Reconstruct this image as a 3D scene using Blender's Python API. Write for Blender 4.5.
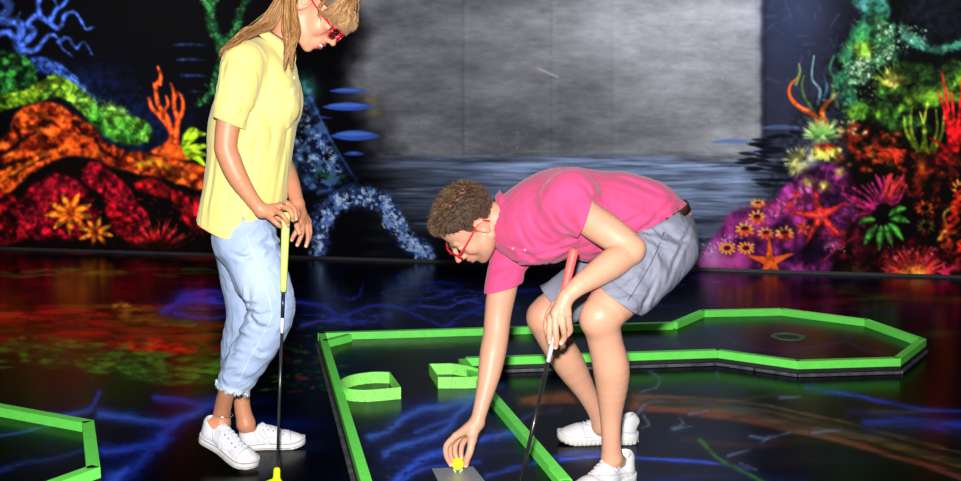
import bpy, bmesh, math, random
import numpy as np
from mathutils import Vector, Matrix

for o in list(bpy.data.objects):
    bpy.data.objects.remove(o, do_unlink=True)
SC = bpy.context.scene
COL = SC.collection
random.seed(5)

# ------------------------------------------------------------------ camera
F = 1070.0                      # focal length in pixels of a 961 px wide frame
CAMH = 1.30
PITCH = math.atan(149.5 / F)
cam_d = bpy.data.cameras.new('camera')
cam_d.sensor_width = 36.0
cam_d.lens = 36.0 * F / 961.0
cam_d.clip_start = 0.05
cam = bpy.data.objects.new('camera', cam_d)
cam.location = (0, 0, CAMH)
cam.rotation_euler = (math.pi / 2 - PITCH, 0, 0)
COL.objects.link(cam)
SC.camera = cam

# ------------------------------------------------------------------ light
SC.view_settings.view_transform = 'Standard'
SC.view_settings.look = 'None'
SC.view_settings.gamma = 1.0
SC.view_settings.use_curve_mapping = False
SC.view_settings.exposure = 0.36
wd = bpy.data.worlds.new('world')
wd.use_nodes = True
wd.node_tree.nodes['Background'].inputs[0].default_value = (0.02, 0.022, 0.03, 1)
wd.node_tree.nodes['Background'].inputs[1].default_value = 0.6
SC.world = wd

def lamp(name, kind, loc, energy, aim=None, col=(1, 1, 1), **kw):
    d = bpy.data.lights.new(name, kind)
    d.energy = energy
    d.color = col
    for k, v in kw.items():
        setattr(d, k, v)
    o = bpy.data.objects.new(name, d)
    o.location = loc
    if aim is not None:
        o.rotation_euler = (Vector(aim) - Vector(loc)).to_track_quat('-Z', 'Y').to_euler()
    COL.objects.link(o)
    return o

# the photographer's flash, just above the lens
lamp('flash', 'AREA', (-0.05, 0.02, CAMH + 0.20), 215.0, aim=(0.0, 4.5, 1.1), col=(1.0, 0.99, 0.985),
     shape='RECTANGLE', size=0.09, size_y=0.05)
# added, unseen fills: a soft one overhead for level surfaces, two brightening the reefs
lamp('added_overhead_fill', 'AREA', (0.3, 4.6, 2.92), 9.0, aim=(0.3, 4.6, 0), col=(0.93, 0.96, 1.0),
     shape='RECTANGLE', size=5.5, size_y=2.6)
lamp('added_reef_fill', 'AREA', (-3.0, 6.3, 2.85), 50.0, aim=(-3.3, 8.4, 0.9), col=(1.0, 0.98, 0.95),
     shape='RECTANGLE', size=2.0, size_y=0.2, spread=2.0)
lamp('added_reef_fill', 'AREA', (2.9, 5.6, 2.85), 30.0, aim=(2.9, 7.5, 0.9), col=(1.0, 0.98, 0.95),
     shape='RECTANGLE', size=1.8, size_y=0.2, spread=2.0)

# ------------------------------------------------------------------ maths helpers
CP, SP = math.cos(PITCH), math.sin(PITCH)

def ray(u, v):
    a = (u - 480.5) / F
    b = (240.5 - v) / F
    return a, CP + b * SP, -SP + b * CP          # x, y, z of the sight line

def P(u, v, Y):
    """world point at distance Y along the hall for a spot measured on the photograph"""
    x, y, z = ray(u, v)
    t = Y / y
    return np.array([x * t, Y, CAMH + z * t])

def G(u, v, z=0.0):
    """world point on the horizontal plane at height z"""
    x, y, zz = ray(u, v)
    t = (z - CAMH) / zz
    return np.array([x * t, y * t, z])

def lin(c):
    c = np.clip(np.asarray(c, float), 0, 1)
    return np.where(c <= 0.04045, c / 12.92, ((c + 0.055) / 1.055) ** 2.4)

def L3(r, g, b, k=1.0):
    return tuple(float(x) * k for x in lin(np.array([r, g, b]) / 255.0))

_perm = {}
def vnoise(x, y, seed=0):
    if seed not in _perm:
        _perm[seed] = np.random.RandomState(seed + 77).rand(256, 256).astype(np.float32)
    T = _perm[seed]
    xi = np.floor(x).astype(np.int64); yi = np.floor(y).astype(np.int64)
    fx = x - xi; fy = y - yi
    fx = fx * fx * (3 - 2 * fx); fy = fy * fy * (3 - 2 * fy)
    a = T[yi & 255, xi & 255]; b = T[yi & 255, (xi + 1) & 255]
    c = T[(yi + 1) & 255, xi & 255]; d = T[(yi + 1) & 255, (xi + 1) & 255]
    return (a * (1 - fx) + b * fx) * (1 - fy) + (c * (1 - fx) + d * fx) * fy

def fbm(x, y, seed=0, octv=4):
    s = 0; a = 1.0; n = 0
    for i in range(octv):
        s = s + a * vnoise(x * 2 ** i + 13.7 * i, y * 2 ** i + 5.1 * i, seed + i); n += a; a *= 0.55
    return s / n

def sstep(a, b, x):
    t = np.clip((x - a) / (b - a), 0, 1)
    return t * t * (3 - 2 * t)

# ------------------------------------------------------------------ materials
def mat(name, col=(0.8, 0.8, 0.8), rough=0.5, spec=0.5, metal=0.0, attr=None, noise=0.0, nscale=40.0,
        bump=0.0, bscale=300.0, sss=0.0, coat=0.0, stretch=None, bdist=0.002, sheen=0.0, speck=None, emis=None, alpha=1.0):
    m = bpy.data.materials.new(name)
    m.use_nodes = True
    nt = m.node_tree
    b = nt.nodes['Principled BSDF']
    b.inputs['Roughness'].default_value = rough
    b.inputs['Specular IOR Level'].default_value = spec
    b.inputs['Metallic'].default_value = metal
    b.inputs['Base Color'].default_value = (*col, 1)
    b.inputs['Coat Weight'].default_value = coat
    b.inputs['Sheen Weight'].default_value = sheen
    b.inputs['Alpha'].default_value = alpha
    if sss:
        b.inputs['Subsurface Weight'].default_value = sss
        b.inputs['Subsurface Radius'].default_value = (0.012, 0.004, 0.002)
        b.inputs['Subsurface Scale'].default_value = 0.6
    src = None
    tc = nt.nodes.new('ShaderNodeTexCoord')
    mp = nt.nodes.new('ShaderNodeMapping')
    nt.links.new(tc.outputs['Object'], mp.inputs['Vector'])
    if stretch:
        mp.inputs['Scale'].default_value = stretch
    if attr:
        a = nt.nodes.new('ShaderNodeAttribute'); a.attribute_name = attr
        src = a.outputs['Color']
    if noise > 0:
        n = nt.nodes.new('ShaderNodeTexNoise'); n.inputs['Scale'].default_value = nscale
        n.inputs['Detail'].default_value = 6
        nt.links.new(mp.outputs[0], n.inputs['Vector'])
        r = nt.nodes.new('ShaderNodeMapRange')
        r.inputs['From Min'].default_value = 0.25; r.inputs['From Max'].default_value = 0.75
        r.inputs['To Min'].default_value = 1 - noise; r.inputs['To Max'].default_value = 1 + noise
        nt.links.new(n.outputs[0], r.inputs[0])
        mx = nt.nodes.new('ShaderNodeVectorMath'); mx.operation = 'SCALE'
        if src: nt.links.new(src, mx.inputs[0])
        else: mx.inputs[0].default_value = col
        nt.links.new(r.outputs[0], mx.inputs['Scale'])
        src = mx.outputs[0]
    if speck:
        vo = nt.nodes.new('ShaderNodeTexVoronoi'); vo.inputs['Scale'].default_value = speck[0]
        nt.links.new(mp.outputs[0], vo.inputs['Vector'])
        lt = nt.nodes.new('ShaderNodeMath'); lt.operation = 'LESS_THAN'; lt.inputs[1].default_value = speck[1]
        nt.links.new(vo.outputs['Distance'], lt.inputs[0])
        mix = nt.nodes.new('ShaderNodeMixRGB')
        nt.links.new(lt.outputs[0], mix.inputs[0])
        if src: nt.links.new(src, mix.inputs[1])
        else: mix.inputs[1].default_value = (*col, 1)
        mix.inputs[2].default_value = (*speck[2], 1)
        src = mix.outputs[0]
    if src:
        nt.links.new(src, b.inputs['Base Color'])
    if bump > 0:
        n = nt.nodes.new('ShaderNodeTexNoise'); n.inputs['Scale'].default_value = bscale
        n.inputs['Detail'].default_value = 3
        nt.links.new(mp.outputs[0], n.inputs['Vector'])
        bp = nt.nodes.new('ShaderNodeBump'); bp.inputs['Strength'].default_value = bump
        bp.inputs['Distance'].default_value = bdist
        nt.links.new(n.outputs[0], bp.inputs['Height'])
        nt.links.new(bp.outputs[0], b.inputs['Normal'])
    if emis:
        b.inputs['Emission Color'].default_value = (*col, 1)
        b.inputs['Emission Strength'].default_value = emis
    return m

# ------------------------------------------------------------------ mesh helpers
def link(name, me, parent=None, m=None, smooth=False):
    o = bpy.data.objects.new(name, me)
    COL.objects.link(o)
    if m is not None: me.materials.append(m)
    if smooth: me.shade_smooth()
    if parent is not None:
        o.parent = parent
        o.matrix_parent_inverse = Matrix.Translation(-Vector(parent.location))
    return o

def tag(o, label=None, cat=None, group=None, kind=None):
    if label: o['label'] = label
    if cat: o['category'] = cat
    if group: o['group'] = group
    if kind: o['kind'] = kind
    return o

def thing(name, loc, label, cat, group=None):
    o = bpy.data.objects.new(name, None)
    o.location = [float(x) for x in loc]
    o.empty_display_size = 0.1
    COL.objects.link(o)
    return tag(o, label, cat, group)

def pymesh(name, V, Fc, colors=None):
    me = bpy.data.meshes.new(name)
    V = np.asarray(V, np.float32); Fc = np.asarray(Fc, np.int32)
    k = Fc.shape[1]
    me.vertices.add(len(V)); me.vertices.foreach_set('co', V.ravel())
    me.loops.add(Fc.size); me.loops.foreach_set('vertex_index', Fc.ravel())
    me.polygons.add(len(Fc))
    me.polygons.foreach_set('loop_start', np.arange(0, Fc.size, k, dtype=np.int32))
    try: me.polygons.foreach_set('loop_total', np.full(len(Fc), k, np.int32))
    except Exception: pass
    me.update(calc_edges=True)
    if colors is not None:
        at = me.color_attributes.new('paint', 'FLOAT_COLOR', 'POINT')
        c = np.ones((len(V), 4), np.float32); c[:, :3] = colors
        at.data.foreach_set('color', c.ravel())
    return me

def bm_obj(name, bm, m, parent=None, smooth=False, bevel=0.0):
    if bevel:
        bmesh.ops.bevel(bm, geom=list(bm.edges), offset=bevel, segments=2, affect='EDGES', profile=0.6)
    bmesh.ops.recalc_face_normals(bm, faces=bm.faces)
    me = bpy.data.meshes.new(name)
    bm.to_mesh(me); bm.free()
    return link(name, me, parent, m, smooth)

def box_bm(bm, x0, x1, y0, y1, z0, z1):
    vs = [bm.verts.new(c) for c in ((x0,y0,z0),(x1,y0,z0),(x1,y1,z0),(x0,y1,z0),(x0,y0,z1),(x1,y0,z1),(x1,y1,z1),(x0,y1,z1))]
    for f in ((0,3,2,1),(4,5,6,7),(0,1,5,4),(1,2,6,5),(2,3,7,6),(3,0,4,7)):
        bm.faces.new([vs[i] for i in f])

def catmull(pts, n=6):
    pts = np.asarray(pts, float)
    if len(pts) < 3:
        t = np.linspace(0, 1, n + 1)[:, None]
        return pts[0] * (1 - t) + pts[-1] * t
    p = np.vstack([2 * pts[0] - pts[1], pts, 2 * pts[-1] - pts[-2]])
    out = []
    for i in range(1, len(p) - 2):
        for t in np.arange(n) / n:
            out.append(0.5 * ((2 * p[i]) + (-p[i-1] + p[i+1]) * t + (2*p[i-1] - 5*p[i] + 4*p[i+1] - p[i+2]) * t*t
                              + (-p[i-1] + 3*p[i] - 3*p[i+1] + p[i+2]) * t**3))
    out.append(pts[-1])
    return np.array(out)

def tube(V, Fc, pts, rad, seg=8, cap=True):
    """append a round tube along pts to the vertex / quad lists"""
    pts = np.asarray(pts, float); n = len(pts)
    rad = np.broadcast_to(np.asarray(rad, float), (n,)) if np.ndim(rad) <= 1 else rad
    tg = np.gradient(pts, axis=0); tg /= np.linalg.norm(tg, axis=1)[:, None] + 1e-12
    ref = np.array([0, 0, 1.0]) if abs(tg[0][2]) < 0.9 else np.array([1.0, 0, 0])
    base = len(V)
    a = np.cross(tg[0], ref); a /= np.linalg.norm(a)
    for i in range(n):
        a = a - tg[i] * a.dot(tg[i]); a /= np.linalg.norm(a) + 1e-12
        b = np.cross(tg[i], a)
        for k in range(seg):
            w = 2 * math.pi * k / seg
            V.append(pts[i] + rad[i] * (math.cos(w) * a + math.sin(w) * b))
    for i in range(n - 1):
        for k in range(seg):
            k2 = (k + 1) % seg
            Fc.append((base + i*seg + k, base + i*seg + k2, base + (i+1)*seg + k2, base + (i+1)*seg + k))
    if cap:
        for i, flip in ((0, 1), (n - 1, 0)):
            V.append(pts[i]); c = len(V) - 1
            for k in range(seg):
                k2 = (k + 1) % seg; q = base + i*seg
                Fc.append((q + k2, q + k, c, c) if flip else (q + k, q + k2, c, c))

def quads_obj(name, V, Fc, m, parent=None, smooth=True):
    bm = bmesh.new()
    vs = [bm.verts.new([float(x) for x in p]) for p in V]
    for f in Fc:
        f2 = []
        for i in f:
            if i not in f2: f2.append(i)
        try: bm.faces.new([vs[i] for i in f2])
        except ValueError: pass
    return bm_obj(name, bm, m, parent, smooth)

# ------------------------------------------------------------------ paint engine (the mural and the floor art)
class Canvas:
    def __init__(s, u0, u1, v0, v1, base):
        s.u0, s.v0 = u0, v0
        s.W, s.H = int(u1 - u0), int(v1 - v0)
        s.U, s.V = np.meshgrid(np.arange(s.W) + u0, np.arange(s.H) + v0)
        s.U = s.U.astype(float); s.V = s.V.astype(float)
        s.C = np.empty((s.H, s.W, 3)); s.C[:] = np.array(base) / 255.0

    def win(s, x0, x1, y0, y1):
        a = max(0, int(x0 - s.u0)); b = min(s.W, int(x1 - s.u0) + 2)
        c = max(0, int(y0 - s.v0)); d = min(s.H, int(y1 - s.v0) + 2)
        return (slice(c, d), slice(a, b)) if b > a and d > c else None

    def put(s, w, m, col):
        m = np.clip(m, 0, 1)[..., None]
        col = np.asarray(col, float)
        if col.max() > 1.5: col = col / 255.0
        s.C[w] = s.C[w] * (1 - m) + col * m

    def poly(s, pts, col, soft=2.0, rough=0.0, rs=0.08, a=1.0, tex=0.0, ts=0.12, seed=1, dark=(0, 0, 0), smooth=True, ty=1.0, edge=None):
        """filled outline; tex mixes towards dark by noise; edge = (colour, width) rim"""
        pts = catmull(list(pts) + [pts[0]], 5)[:-1] if smooth else np.asarray(pts, float)
        mg = soft + rough + 3
        w = s.win(pts[:, 0].min() - mg, pts[:, 0].max() + mg, pts[:, 1].min() - mg, pts[:, 1].max() + mg)
        if w is None: return
        X, Y = s.U[w], s.V[w]
        d = np.full(X.shape, 1e9); ins = np.zeros(X.shape, bool)
        n = len(pts)
        for i in range(n):
            ax, ay = pts[i]; bx, by = pts[(i + 1) % n]
            ex, ey = bx - ax, by - ay
            t = np.clip(((X - ax) * ex + (Y - ay) * ey) / (ex * ex + ey * ey + 1e-9), 0, 1)
            d = np.minimum(d, np.hypot(X - ax - t * ex, Y - ay - t * ey))
            if ay != by:
                ins ^= ((ay > Y) != (by > Y)) & (X < (bx - ax) * (Y - ay) / (by - ay) + ax)
        sd = np.where(ins, d, -d)
        if rough: sd = sd + rough * (fbm(X * rs, Y * rs, seed + 3) - 0.5) * 2
        m = sstep(-soft, soft, sd) * a
        c = np.empty(X.shape + (3,)); c[:] = np.array(col) / 255.0
        if tex:
            n1 = fbm(X * ts, Y * ts * ty, seed, 5)
            k = np.clip((0.62 - n1) * 4 * tex, 0, 1)[..., None]
            c = c * (1 - k) + np.array(dark) / 255.0 * k
            k2 = np.clip((n1 - 0.6) * 3 * tex, 0, 0.5)[..., None]
            c = c * (1 - k2) + np.minimum(c * 1.6 + 0.06, 1) * k2
        if edge:
            k = (1 - sstep(0, edge[1], sd))[..., None]
            c = c * (1 - k) + np.array(edge[0]) / 255.0 * k
        s.put(w, m, c)

    def stroke(s, pts, w0, w1, col, a=1.0, soft=0.8, rough=0.0, col2=None, seed=1, mid=None, n=6, warp=0.0, wf=0.03, tex=None):
        pts = catmull(pts, n)
        N = len(pts)
        tt = np.linspace(0, 1, N)
        ws = w0 + (w1 - w0) * tt if mid is None else w0 + (w1 - w0) * tt + (mid - (w0 + w1) / 2) * np.sin(np.pi * tt) ** .8
        mg = max(w0, w1, mid or 0) + soft + 2 + warp
        w = s.win(pts[:, 0].min() - mg, pts[:, 0].max() + mg, pts[:, 1].min() - mg, pts[:, 1].max() + mg)
        if w is None: return
        X, Y = s.U[w], s.V[w]
        if warp:
            X, Y = X + warp * 2 * (fbm(X * wf, Y * wf * 2.5, seed + 60) - .5), Y + warp * (fbm(X * wf, Y * wf * 2.5, seed + 70) - .5)
        best = np.full(X.shape, -1e9); bt = np.zeros(X.shape)
        for i in range(N - 1):
            ax, ay = pts[i]; ex, ey = pts[i + 1] - pts[i]
            t = np.clip(((X - ax) * ex + (Y - ay) * ey) / (ex * ex + ey * ey + 1e-9), 0, 1)
            d = ws[i] + (ws[i + 1] - ws[i]) * t - np.hypot(X - ax - t * ex, Y - ay - t * ey)
            k = d > best
            best = np.where(k, d, best); bt = np.where(k, tt[i] + t / (N - 1), bt)
        if rough: best = best + rough * (fbm(X * 0.3, Y * 0.3, seed) - 0.5) * 2
        m = sstep(-soft, soft, best) * a
        if tex: m = m * sstep(tex[1] - .06, tex[1] + .08, fbm(X * tex[0], Y * tex[0] * (tex[2] if len(tex) > 2 else 1), seed + 40, 4))
        c = np.empty(X.shape + (3,)); c[:] = np.array(col) / 255.0
        if col2 is not None:
            c = c * (1 - bt[..., None]) + np.array(col2) / 255.0 * bt[..., None]
        s.put(w, m, c)

    def glow(s, cx, cy, rx, ry, col, a=1.0):
        w = s.win(cx - rx * 2, cx + rx * 2, cy - ry * 2, cy + ry * 2)
        if w is None: return
        m = np.exp(-(((s.U[w] - cx) / rx) ** 2 + ((s.V[w] - cy) / ry) ** 2) * 1.6) * a
        s.put(w, m, col)

    def burst(s, cx, cy, r, n, col, a0=0, a1=360, w0=1.6, w1=0.3, col2=None, a=1.0, jit=0.25, r0=0.1, sq=1.0, curl=0.0, seed=1, mid=None):
        rr = random.Random(seed)
        for i in range(n):
            an = math.radians(a0 + (a1 - a0) * (i + 0.5) / n + rr.uniform(-1, 1) * jit * 20)
            q = r * (1 - rr.random() * jit)
            c, t = math.cos(an), -math.sin(an) * sq
            s.stroke([(cx + c * r * r0, cy + t * r * r0), (cx + c * q * .55 - t * curl * q, cy + t * q * .55 + c * curl * q),
                      (cx + c * q, cy + t * q)], w0, w1, col, a, 0.7, col2=col2, mid=mid, n=3)

    def dots(s, x0, x1, y0, y1, n, col, r=0.8, a=0.9, seed=2, fn=None):
        rr = random.Random(seed)
        for i in range(n):
            x, y = rr.uniform(x0, x1), rr.uniform(y0, y1)
            if fn and not fn(x, y): continue
            q = r * rr.uniform(0.5, 1.3)
            w = s.win(x - q - 2, x + q + 2, y - q - 2, y + q + 2)
            if w is None: continue
            s.put(w, sstep(q + .6, q - .6, np.hypot(s.U[w] - x, s.V[w] - y)) * a, col)

    def star(s, cx, cy, r, col, rot=0, w=0.24, n=5, edge=(40, 5, 5), soft=0.9, a=1.0):
        for i in range(n):
            an = math.radians(rot + 360 * i / n)
            s.stroke([(cx, cy), (cx + math.cos(an) * r * .5, cy - math.sin(an) * r * .5), (cx + math.cos(an) * r, cy - math.sin(an) * r)],
                     r * w * 1.25, 0.9, edge, 0.8 * a, 1.5)
        for i in range(n):
            an = math.radians(rot + 360 * i / n)
            s.stroke([(cx, cy), (cx + math.cos(an) * r * .5, cy - math.sin(an) * r * .5), (cx + math.cos(an) * r, cy - math.sin(an) * r)],
                     r * w, 0.5, col, a, soft)

    def ring(s, cx, cy, rx, ry, col, dark=(20, 5, 10), n=12, seed=1, a=1.0):
        s.glow(cx, cy, rx * .8, ry * .8, dark, 0.95)
        rr = random.Random(seed)
        for i in range(n):
            an = 2 * math.pi * i / n
            q = rr.uniform(.85, 1.1)
            s.stroke([(cx + math.cos(an) * rx * .62, cy + math.sin(an) * ry * .62), (cx + math.cos(an) * rx * q, cy + math.sin(an) * ry * q)],
                     rx * .16, rx * .13, col, a, 0.7)
# ------------------------------------------------------------------ the reef mural on the back wall
W = Canvas(-110, 1071, -70, 286, (3, 3, 8))
def mural():
    c = W
    U, V = c.U, c.V
    full = (slice(None), slice(None))
    R = random.Random(11)
    # deep water on the left
    c.glow(135, 128, 60, 36, (14, 30, 80), 0.8)
    c.glow(90, 85, 44, 26, (12, 28, 80), 0.6)
    c.dots(100, 190, 60, 130, 30, (70, 110, 170), 0.5, 0.6)
    # grey misty panel in the middle
    n = fbm(U * 0.012, V * 0.022, 3, 5); n2 = fbm(U * 0.035, V * 0.09, 9, 4)
    g = 0.475 + 0.30 * (n - .5) + 0.16 * (n2 - .5) + .10 * (fbm(U * .12, V * .35, 19, 3) - .5)
    g = g + 0.13 * sstep(420, 640, U) * sstep(150, 30, V) + 0.04 * sstep(560, 600, U) + 0.03 * np.exp(-((U - 660) / 60) ** 2)
    g = g + 0.14 * np.exp(-((V - 14) / 26) ** 2) * sstep(380, 520, U)
    for x, q in ((463, .04), (551, .03 ), (612, .018), (757, .04)): g = g - q * np.exp(-((U - x) / 1.6) ** 2) * (.3 + 1.4 * fbm(U * .02, V * .03, 77)) + q * .5 * np.exp(-((U - x - 4) / 3) ** 2)
    grey = np.stack([g * 0.965, g * 0.98, g * 1.04], -1)
    lm = sstep(325, 385, U + 50 * (fbm(U * .03, V * .03, 21) - .5) - sstep(60, 150, V) * 26 + 16 * sstep(30, 0, V))  # soft dark left edge also paints in the shadow of her head
    m = lm * sstep(767, 757, U + 3 * (fbm(U * .1, V * .1, 5) - .5)) * sstep(174, 150, V + 14 * (fbm(U * .04, V * .2, 6) - .5))
    c.put(full, m, grey)
    # right of the panel: slate night water
    n = .5 + .45 * (fbm(U * 0.02, V * 0.02, 31, 3) - .5)
    sl = np.stack([0.05 + 0.26 * n, 0.06 + 0.27 * n, 0.10 + 0.34 * n], -1)
    m = sstep(757, 769, U) * sstep(905, 800, U) * sstep(225, 150, V)
    c.put(full, m * 0.95, sl)
    c.glow(790, 20, 40, 60, (60, 78, 125), 0.35)
    for i in range(26):
        x, y = R.uniform(765, 850), R.uniform(0, 80)
        c.stroke([(x, y), (x + R.uniform(-12, 12), y + R.uniform(-15, 15))], .9, .3, (90, 112, 160), R.uniform(.1, .35), 2)
    # lake surface, brushed sideways
    n = fbm(U * 0.010, V * 0.15, 41, 4); n2 = fbm(U * 0.03, V * 0.55, 45, 3)
    k = 0.47 + .60 * (n - .5) + .30 * (n2 - .5)
    k = np.clip(k, .02, 1) * (0.45 + 0.70 * sstep(255, 165, V)) * (0.55 + 0.55 * sstep(400, 520, U))
    lake = np.clip(np.stack([k * 0.84, k * 0.96, k * 1.20], -1), 0, 1)
    m = sstep(352, 420, U + 30 * (n - .5)) * sstep(800, 735, U) * sstep(150, 163, V + 8 * (n2 - .5) - sstep(600, 800, U) * 9)
    c.put(full, m, lake)
    for i in range(200):
        x, y = R.uniform(380, 770), R.uniform(156, 262)
        l = R.uniform(15, 60)
        b = R.random()
        c.stroke([(x, y), (x + l, y + R.uniform(-1, 2))], .3, .3, (150, 170, 205) if b > .5 else (10, 14, 34), R.uniform(.1, .45) * sstep(262, 215, y) if b > .5 else R.uniform(.1, .35), 0.7, mid=1.1, n=2)
    c.poly([(380, 263), (385, 240), (420, 232), (500, 245), (560, 252), (700, 262), (700, 290), (380, 290)], (6, 9, 22), 8, a=0.85)
    for x, y, l, a in ((712, 142, 42, .9), (742, 152, 30, .5), (760, 128, 40, .5), (800, 150, 30, .5), (775, 165, 46, .5)):
        c.stroke([(x, y), (x + l * .5, y - 1), (x + l, y)], .4, .3, (92, 118, 178), a, 0.9, mid=2.2)
    for i in range(26):
        x, y = R.uniform(735, 795), R.uniform(130, 190)
        c.stroke([(x, y), (x + R.uniform(12, 34), y + R.uniform(-1, 4))], .5, .3, (8, 10, 20), .75, 0.8, mid=2.0)
    # scuffs on the panel
    c.stroke([(539, 69), (558, 77)], 1.2, .9, (205, 208, 200), .75, 1)
    c.glow(536, 68, 5, 3, (190, 180, 150), .4)
    for y in (100, 113): c.glow(372 + (y - 100) * .2, y, 9, 5, (120, 105, 70), .6)
    c.dots(390, 750, 5, 150, 40, (205, 210, 220), .6, .5)
    # floating blue lenses beside the cone
    for x0, x1, y, h, a in ((330, 366, 91, 2.6, .9), (323, 373, 107, 4.2, 1), (331, 379, 136, 5.2, 1), (344, 364, 154, 2.2, .8),
                            (305, 332, 118, 1.6, .5), (173, 205, 45, 1.2, .5), (176, 206, 60, 1.6, .5), (180, 206, 76, 1.4, .5), (188, 204, 92, 1.2, .4)):
        c.stroke([(x0, y), ((x0 + x1) / 2, y - .6), (x1, y)], .3, .2, (50, 84, 178), a, 1.0, mid=h)
        c.stroke([(x0 + 6, y - h * .4), (x1 - 6, y - h * .4)], .3, .2, (96, 130, 215), a * .6, 1.0, mid=h * .4)
    # dark cone rock
    c.poly([(300, 78), (308, 84), (322, 118), (340, 152), (358, 182), (330, 192), (292, 186), (270, 140), (285, 90)], (16, 30, 68), 3, 5, tex=.9, ts=.1, seed=8, dark=(3, 5, 16))
    c.glow(306, 88, 12, 16, (70, 160, 140), .7)
    c.stroke([(300, 96), (306, 130), (316, 168)], 12, 26, (78, 112, 170), .75, 4, seed=3, tex=(.16, .54))
    c.stroke([(300, 110), (308, 140), (318, 160)], 10, 18, (170, 190, 220), .8, 4, seed=9, tex=(.34, .60))
    c.stroke([(296, 168), (320, 172), (340, 178)], 10, 6, (44, 96, 74), .6, 4, seed=13, tex=(.25, .52))
    for i in range(24):
        y = R.uniform(110, 175); x = R.uniform(292, 306 + (y - 80) * .4)
        c.stroke([(x, y), (x + R.uniform(-5, 5), y + R.uniform(-5, 6))], .6, .2, (150, 175, 215), R.uniform(.3, .8), .6, n=2)
    c.stroke([(303, 84), (314, 105), (330, 138), (352, 174)], 1.2, .6, (80, 130, 190), .5, 1.5)
    # wave breaking over rocks
    arc = [(316, 250), (322, 224), (334, 206), (352, 197), (372, 197), (386, 205), (396, 222), (408, 240), (424, 252)]
    c.stroke(arc, 11, 9, (26, 44, 96), .9, 5, 6, seed=4, tex=(.10, .42))
    c.stroke(arc, 9, 8, (84, 118, 188), .85, 4, 4, seed=7, tex=(.17, .50))
    c.stroke(arc, 7, 8, (176, 198, 228), .9, 3, 4, seed=17, tex=(.30, .57))
    c.stroke([(312, 214), (330, 200), (350, 192), (384, 196)], 5, 4, (50, 70, 120), .6, 4, 3, seed=27, tex=(.2, .52))
    c.stroke([(386, 222), (400, 232), (414, 246), (430, 256)], 6, 5, (120, 150, 205), .9, 3, 3, seed=37, tex=(.26, .5))
    for i in range(60):
        t = R.random() * (len(arc) - 1.001); k = int(t); f = t - k
        x = arc[k][0] * (1 - f) + arc[k + 1][0] * f + R.gauss(0, 5); y = arc[k][1] * (1 - f) + arc[k + 1][1] * f + R.gauss(0, 6)
        c.stroke([(x, y), (x + R.uniform(-3, 3), y - R.uniform(1, 4))], .9, .3, (190, 208, 232), R.uniform(.3, .9), .7, n=2)
    c.glow(362, 222, 14, 12, (4, 5, 12), .8)
    c.stroke([(306, 258.5), (430, 262)], .8, .8, (60, 72, 98), .5, .8)
    # green vine behind her
    for pts, w in (([(214, -10), (210, 12), (215, 34), (222, 52), (216, 78), (210, 94), (198, 104)], 5.5), ([(222, 50), (236, 30), (242, 8), (252, -8)], 5),
                   ([(230, 44), (248, 40), (262, 20)], 6), ([(210, 10), (202, -6)], 3)):
        c.stroke(pts, w, w * .5, (20, 64, 34), 1, 2.5, 4, seed=3)
        for i in range(70):
            t = R.random() * (len(pts) - 1.001); k = int(t); f = t - k
            x = pts[k][0] * (1 - f) + pts[k + 1][0] * f + R.gauss(0, 2.4); y = pts[k][1] * (1 - f) + pts[k + 1][1] * f + R.gauss(0, 2.4)
            c.stroke([(x, y), (x + R.uniform(-3, 3), y + R.uniform(-4, 2))], .7, .2, R.choice([(70, 170, 80), (40, 120, 62), (110, 190, 110)]), .75, .5, n=2)
    # ---- left reef
    B = (56, 92, 190)
    for pts, w0, w1 in (([(-20, -4), (2, -2), (9, 8), (2, 20), (16, 22), (22, 30), (17, 44), (22, 54)], 5, 5),
                        ([(-6, 36), (8, 32), (20, 44)], 3, 4), ([(22, 46), (34, 32), (28, 24), (36, 16), (46, 20), (56, 28), (62, 24), (64, 16), (74, 12), (82, 22), (86, 29), (94, 27)], 4, .8),
                        ([(40, 16), (38, 4), (44, -8)], 3, 2), ([(50, 20), (56, 10), (64, 4), (70, -6)], 3.2, 1.2), ([(58, 8), (52, -4)], 1.4, .8),
                        ([(22, 50), (36, 50), (44, 40), (50, 35), (58, 38), (62, 48), (72, 56)], 3.4, .6), ([(58, 42), (68, 38), (76, 48), (84, 42), (92, 54)], 2.4, .6),
                        ([(20, 40), (18, 20), (20, 12)], 1.6, .3)):
        c.stroke(pts, w0, w1, (34, 60, 140), 1, 1.6, 1.4)
        c.stroke(pts, w0 * .62, w1 * .6, (74, 112, 216), .85, 1.0, .8)
    c.poly([(26, 60), (40, 56), (58, 62), (74, 76), (98, 102), (86, 98), (66, 84), (44, 72), (28, 70)], (40, 74, 168), 2, 2, tex=.5, ts=.3, seed=5, dark=(12, 26, 84))
    for i in range(60):
        t = R.random(); x = 34 + 60 * t; y = 60 + 38 * t * t + R.uniform(-2, 6)
        c.stroke([(x, y), (x + 4, y + 3)], .6, .2, (110, 145, 225), .5, .5, n=2)
    c.poly([(-30, 52), (0, 50), (20, 54), (34, 66), (36, 82), (10, 92), (-30, 96)], (42, 118, 44), 2.5, 2, tex=1, ts=.16, seed=14, dark=(6, 26, 14))
    c.poly([(-30, 96), (0, 94), (20, 90), (44, 80), (54, 74), (66, 78), (84, 92), (98, 104), (118, 112), (142, 120), (149, 125), (150, 138), (138, 144), (118, 142),
            (98, 130), (80, 112), (62, 98), (44, 100), (20, 106), (-30, 116)], (128, 168, 34), 2.0, 1.5, tex=.8, ts=.16, seed=17, dark=(30, 66, 10))
    c.poly([(80, 100), (100, 108), (122, 116), (149, 125), (150, 138), (136, 144), (112, 140), (92, 124)], (58, 146, 50), 3, 1.5, a=.75, tex=.8, ts=.18, seed=19, dark=(14, 60, 16))
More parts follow.
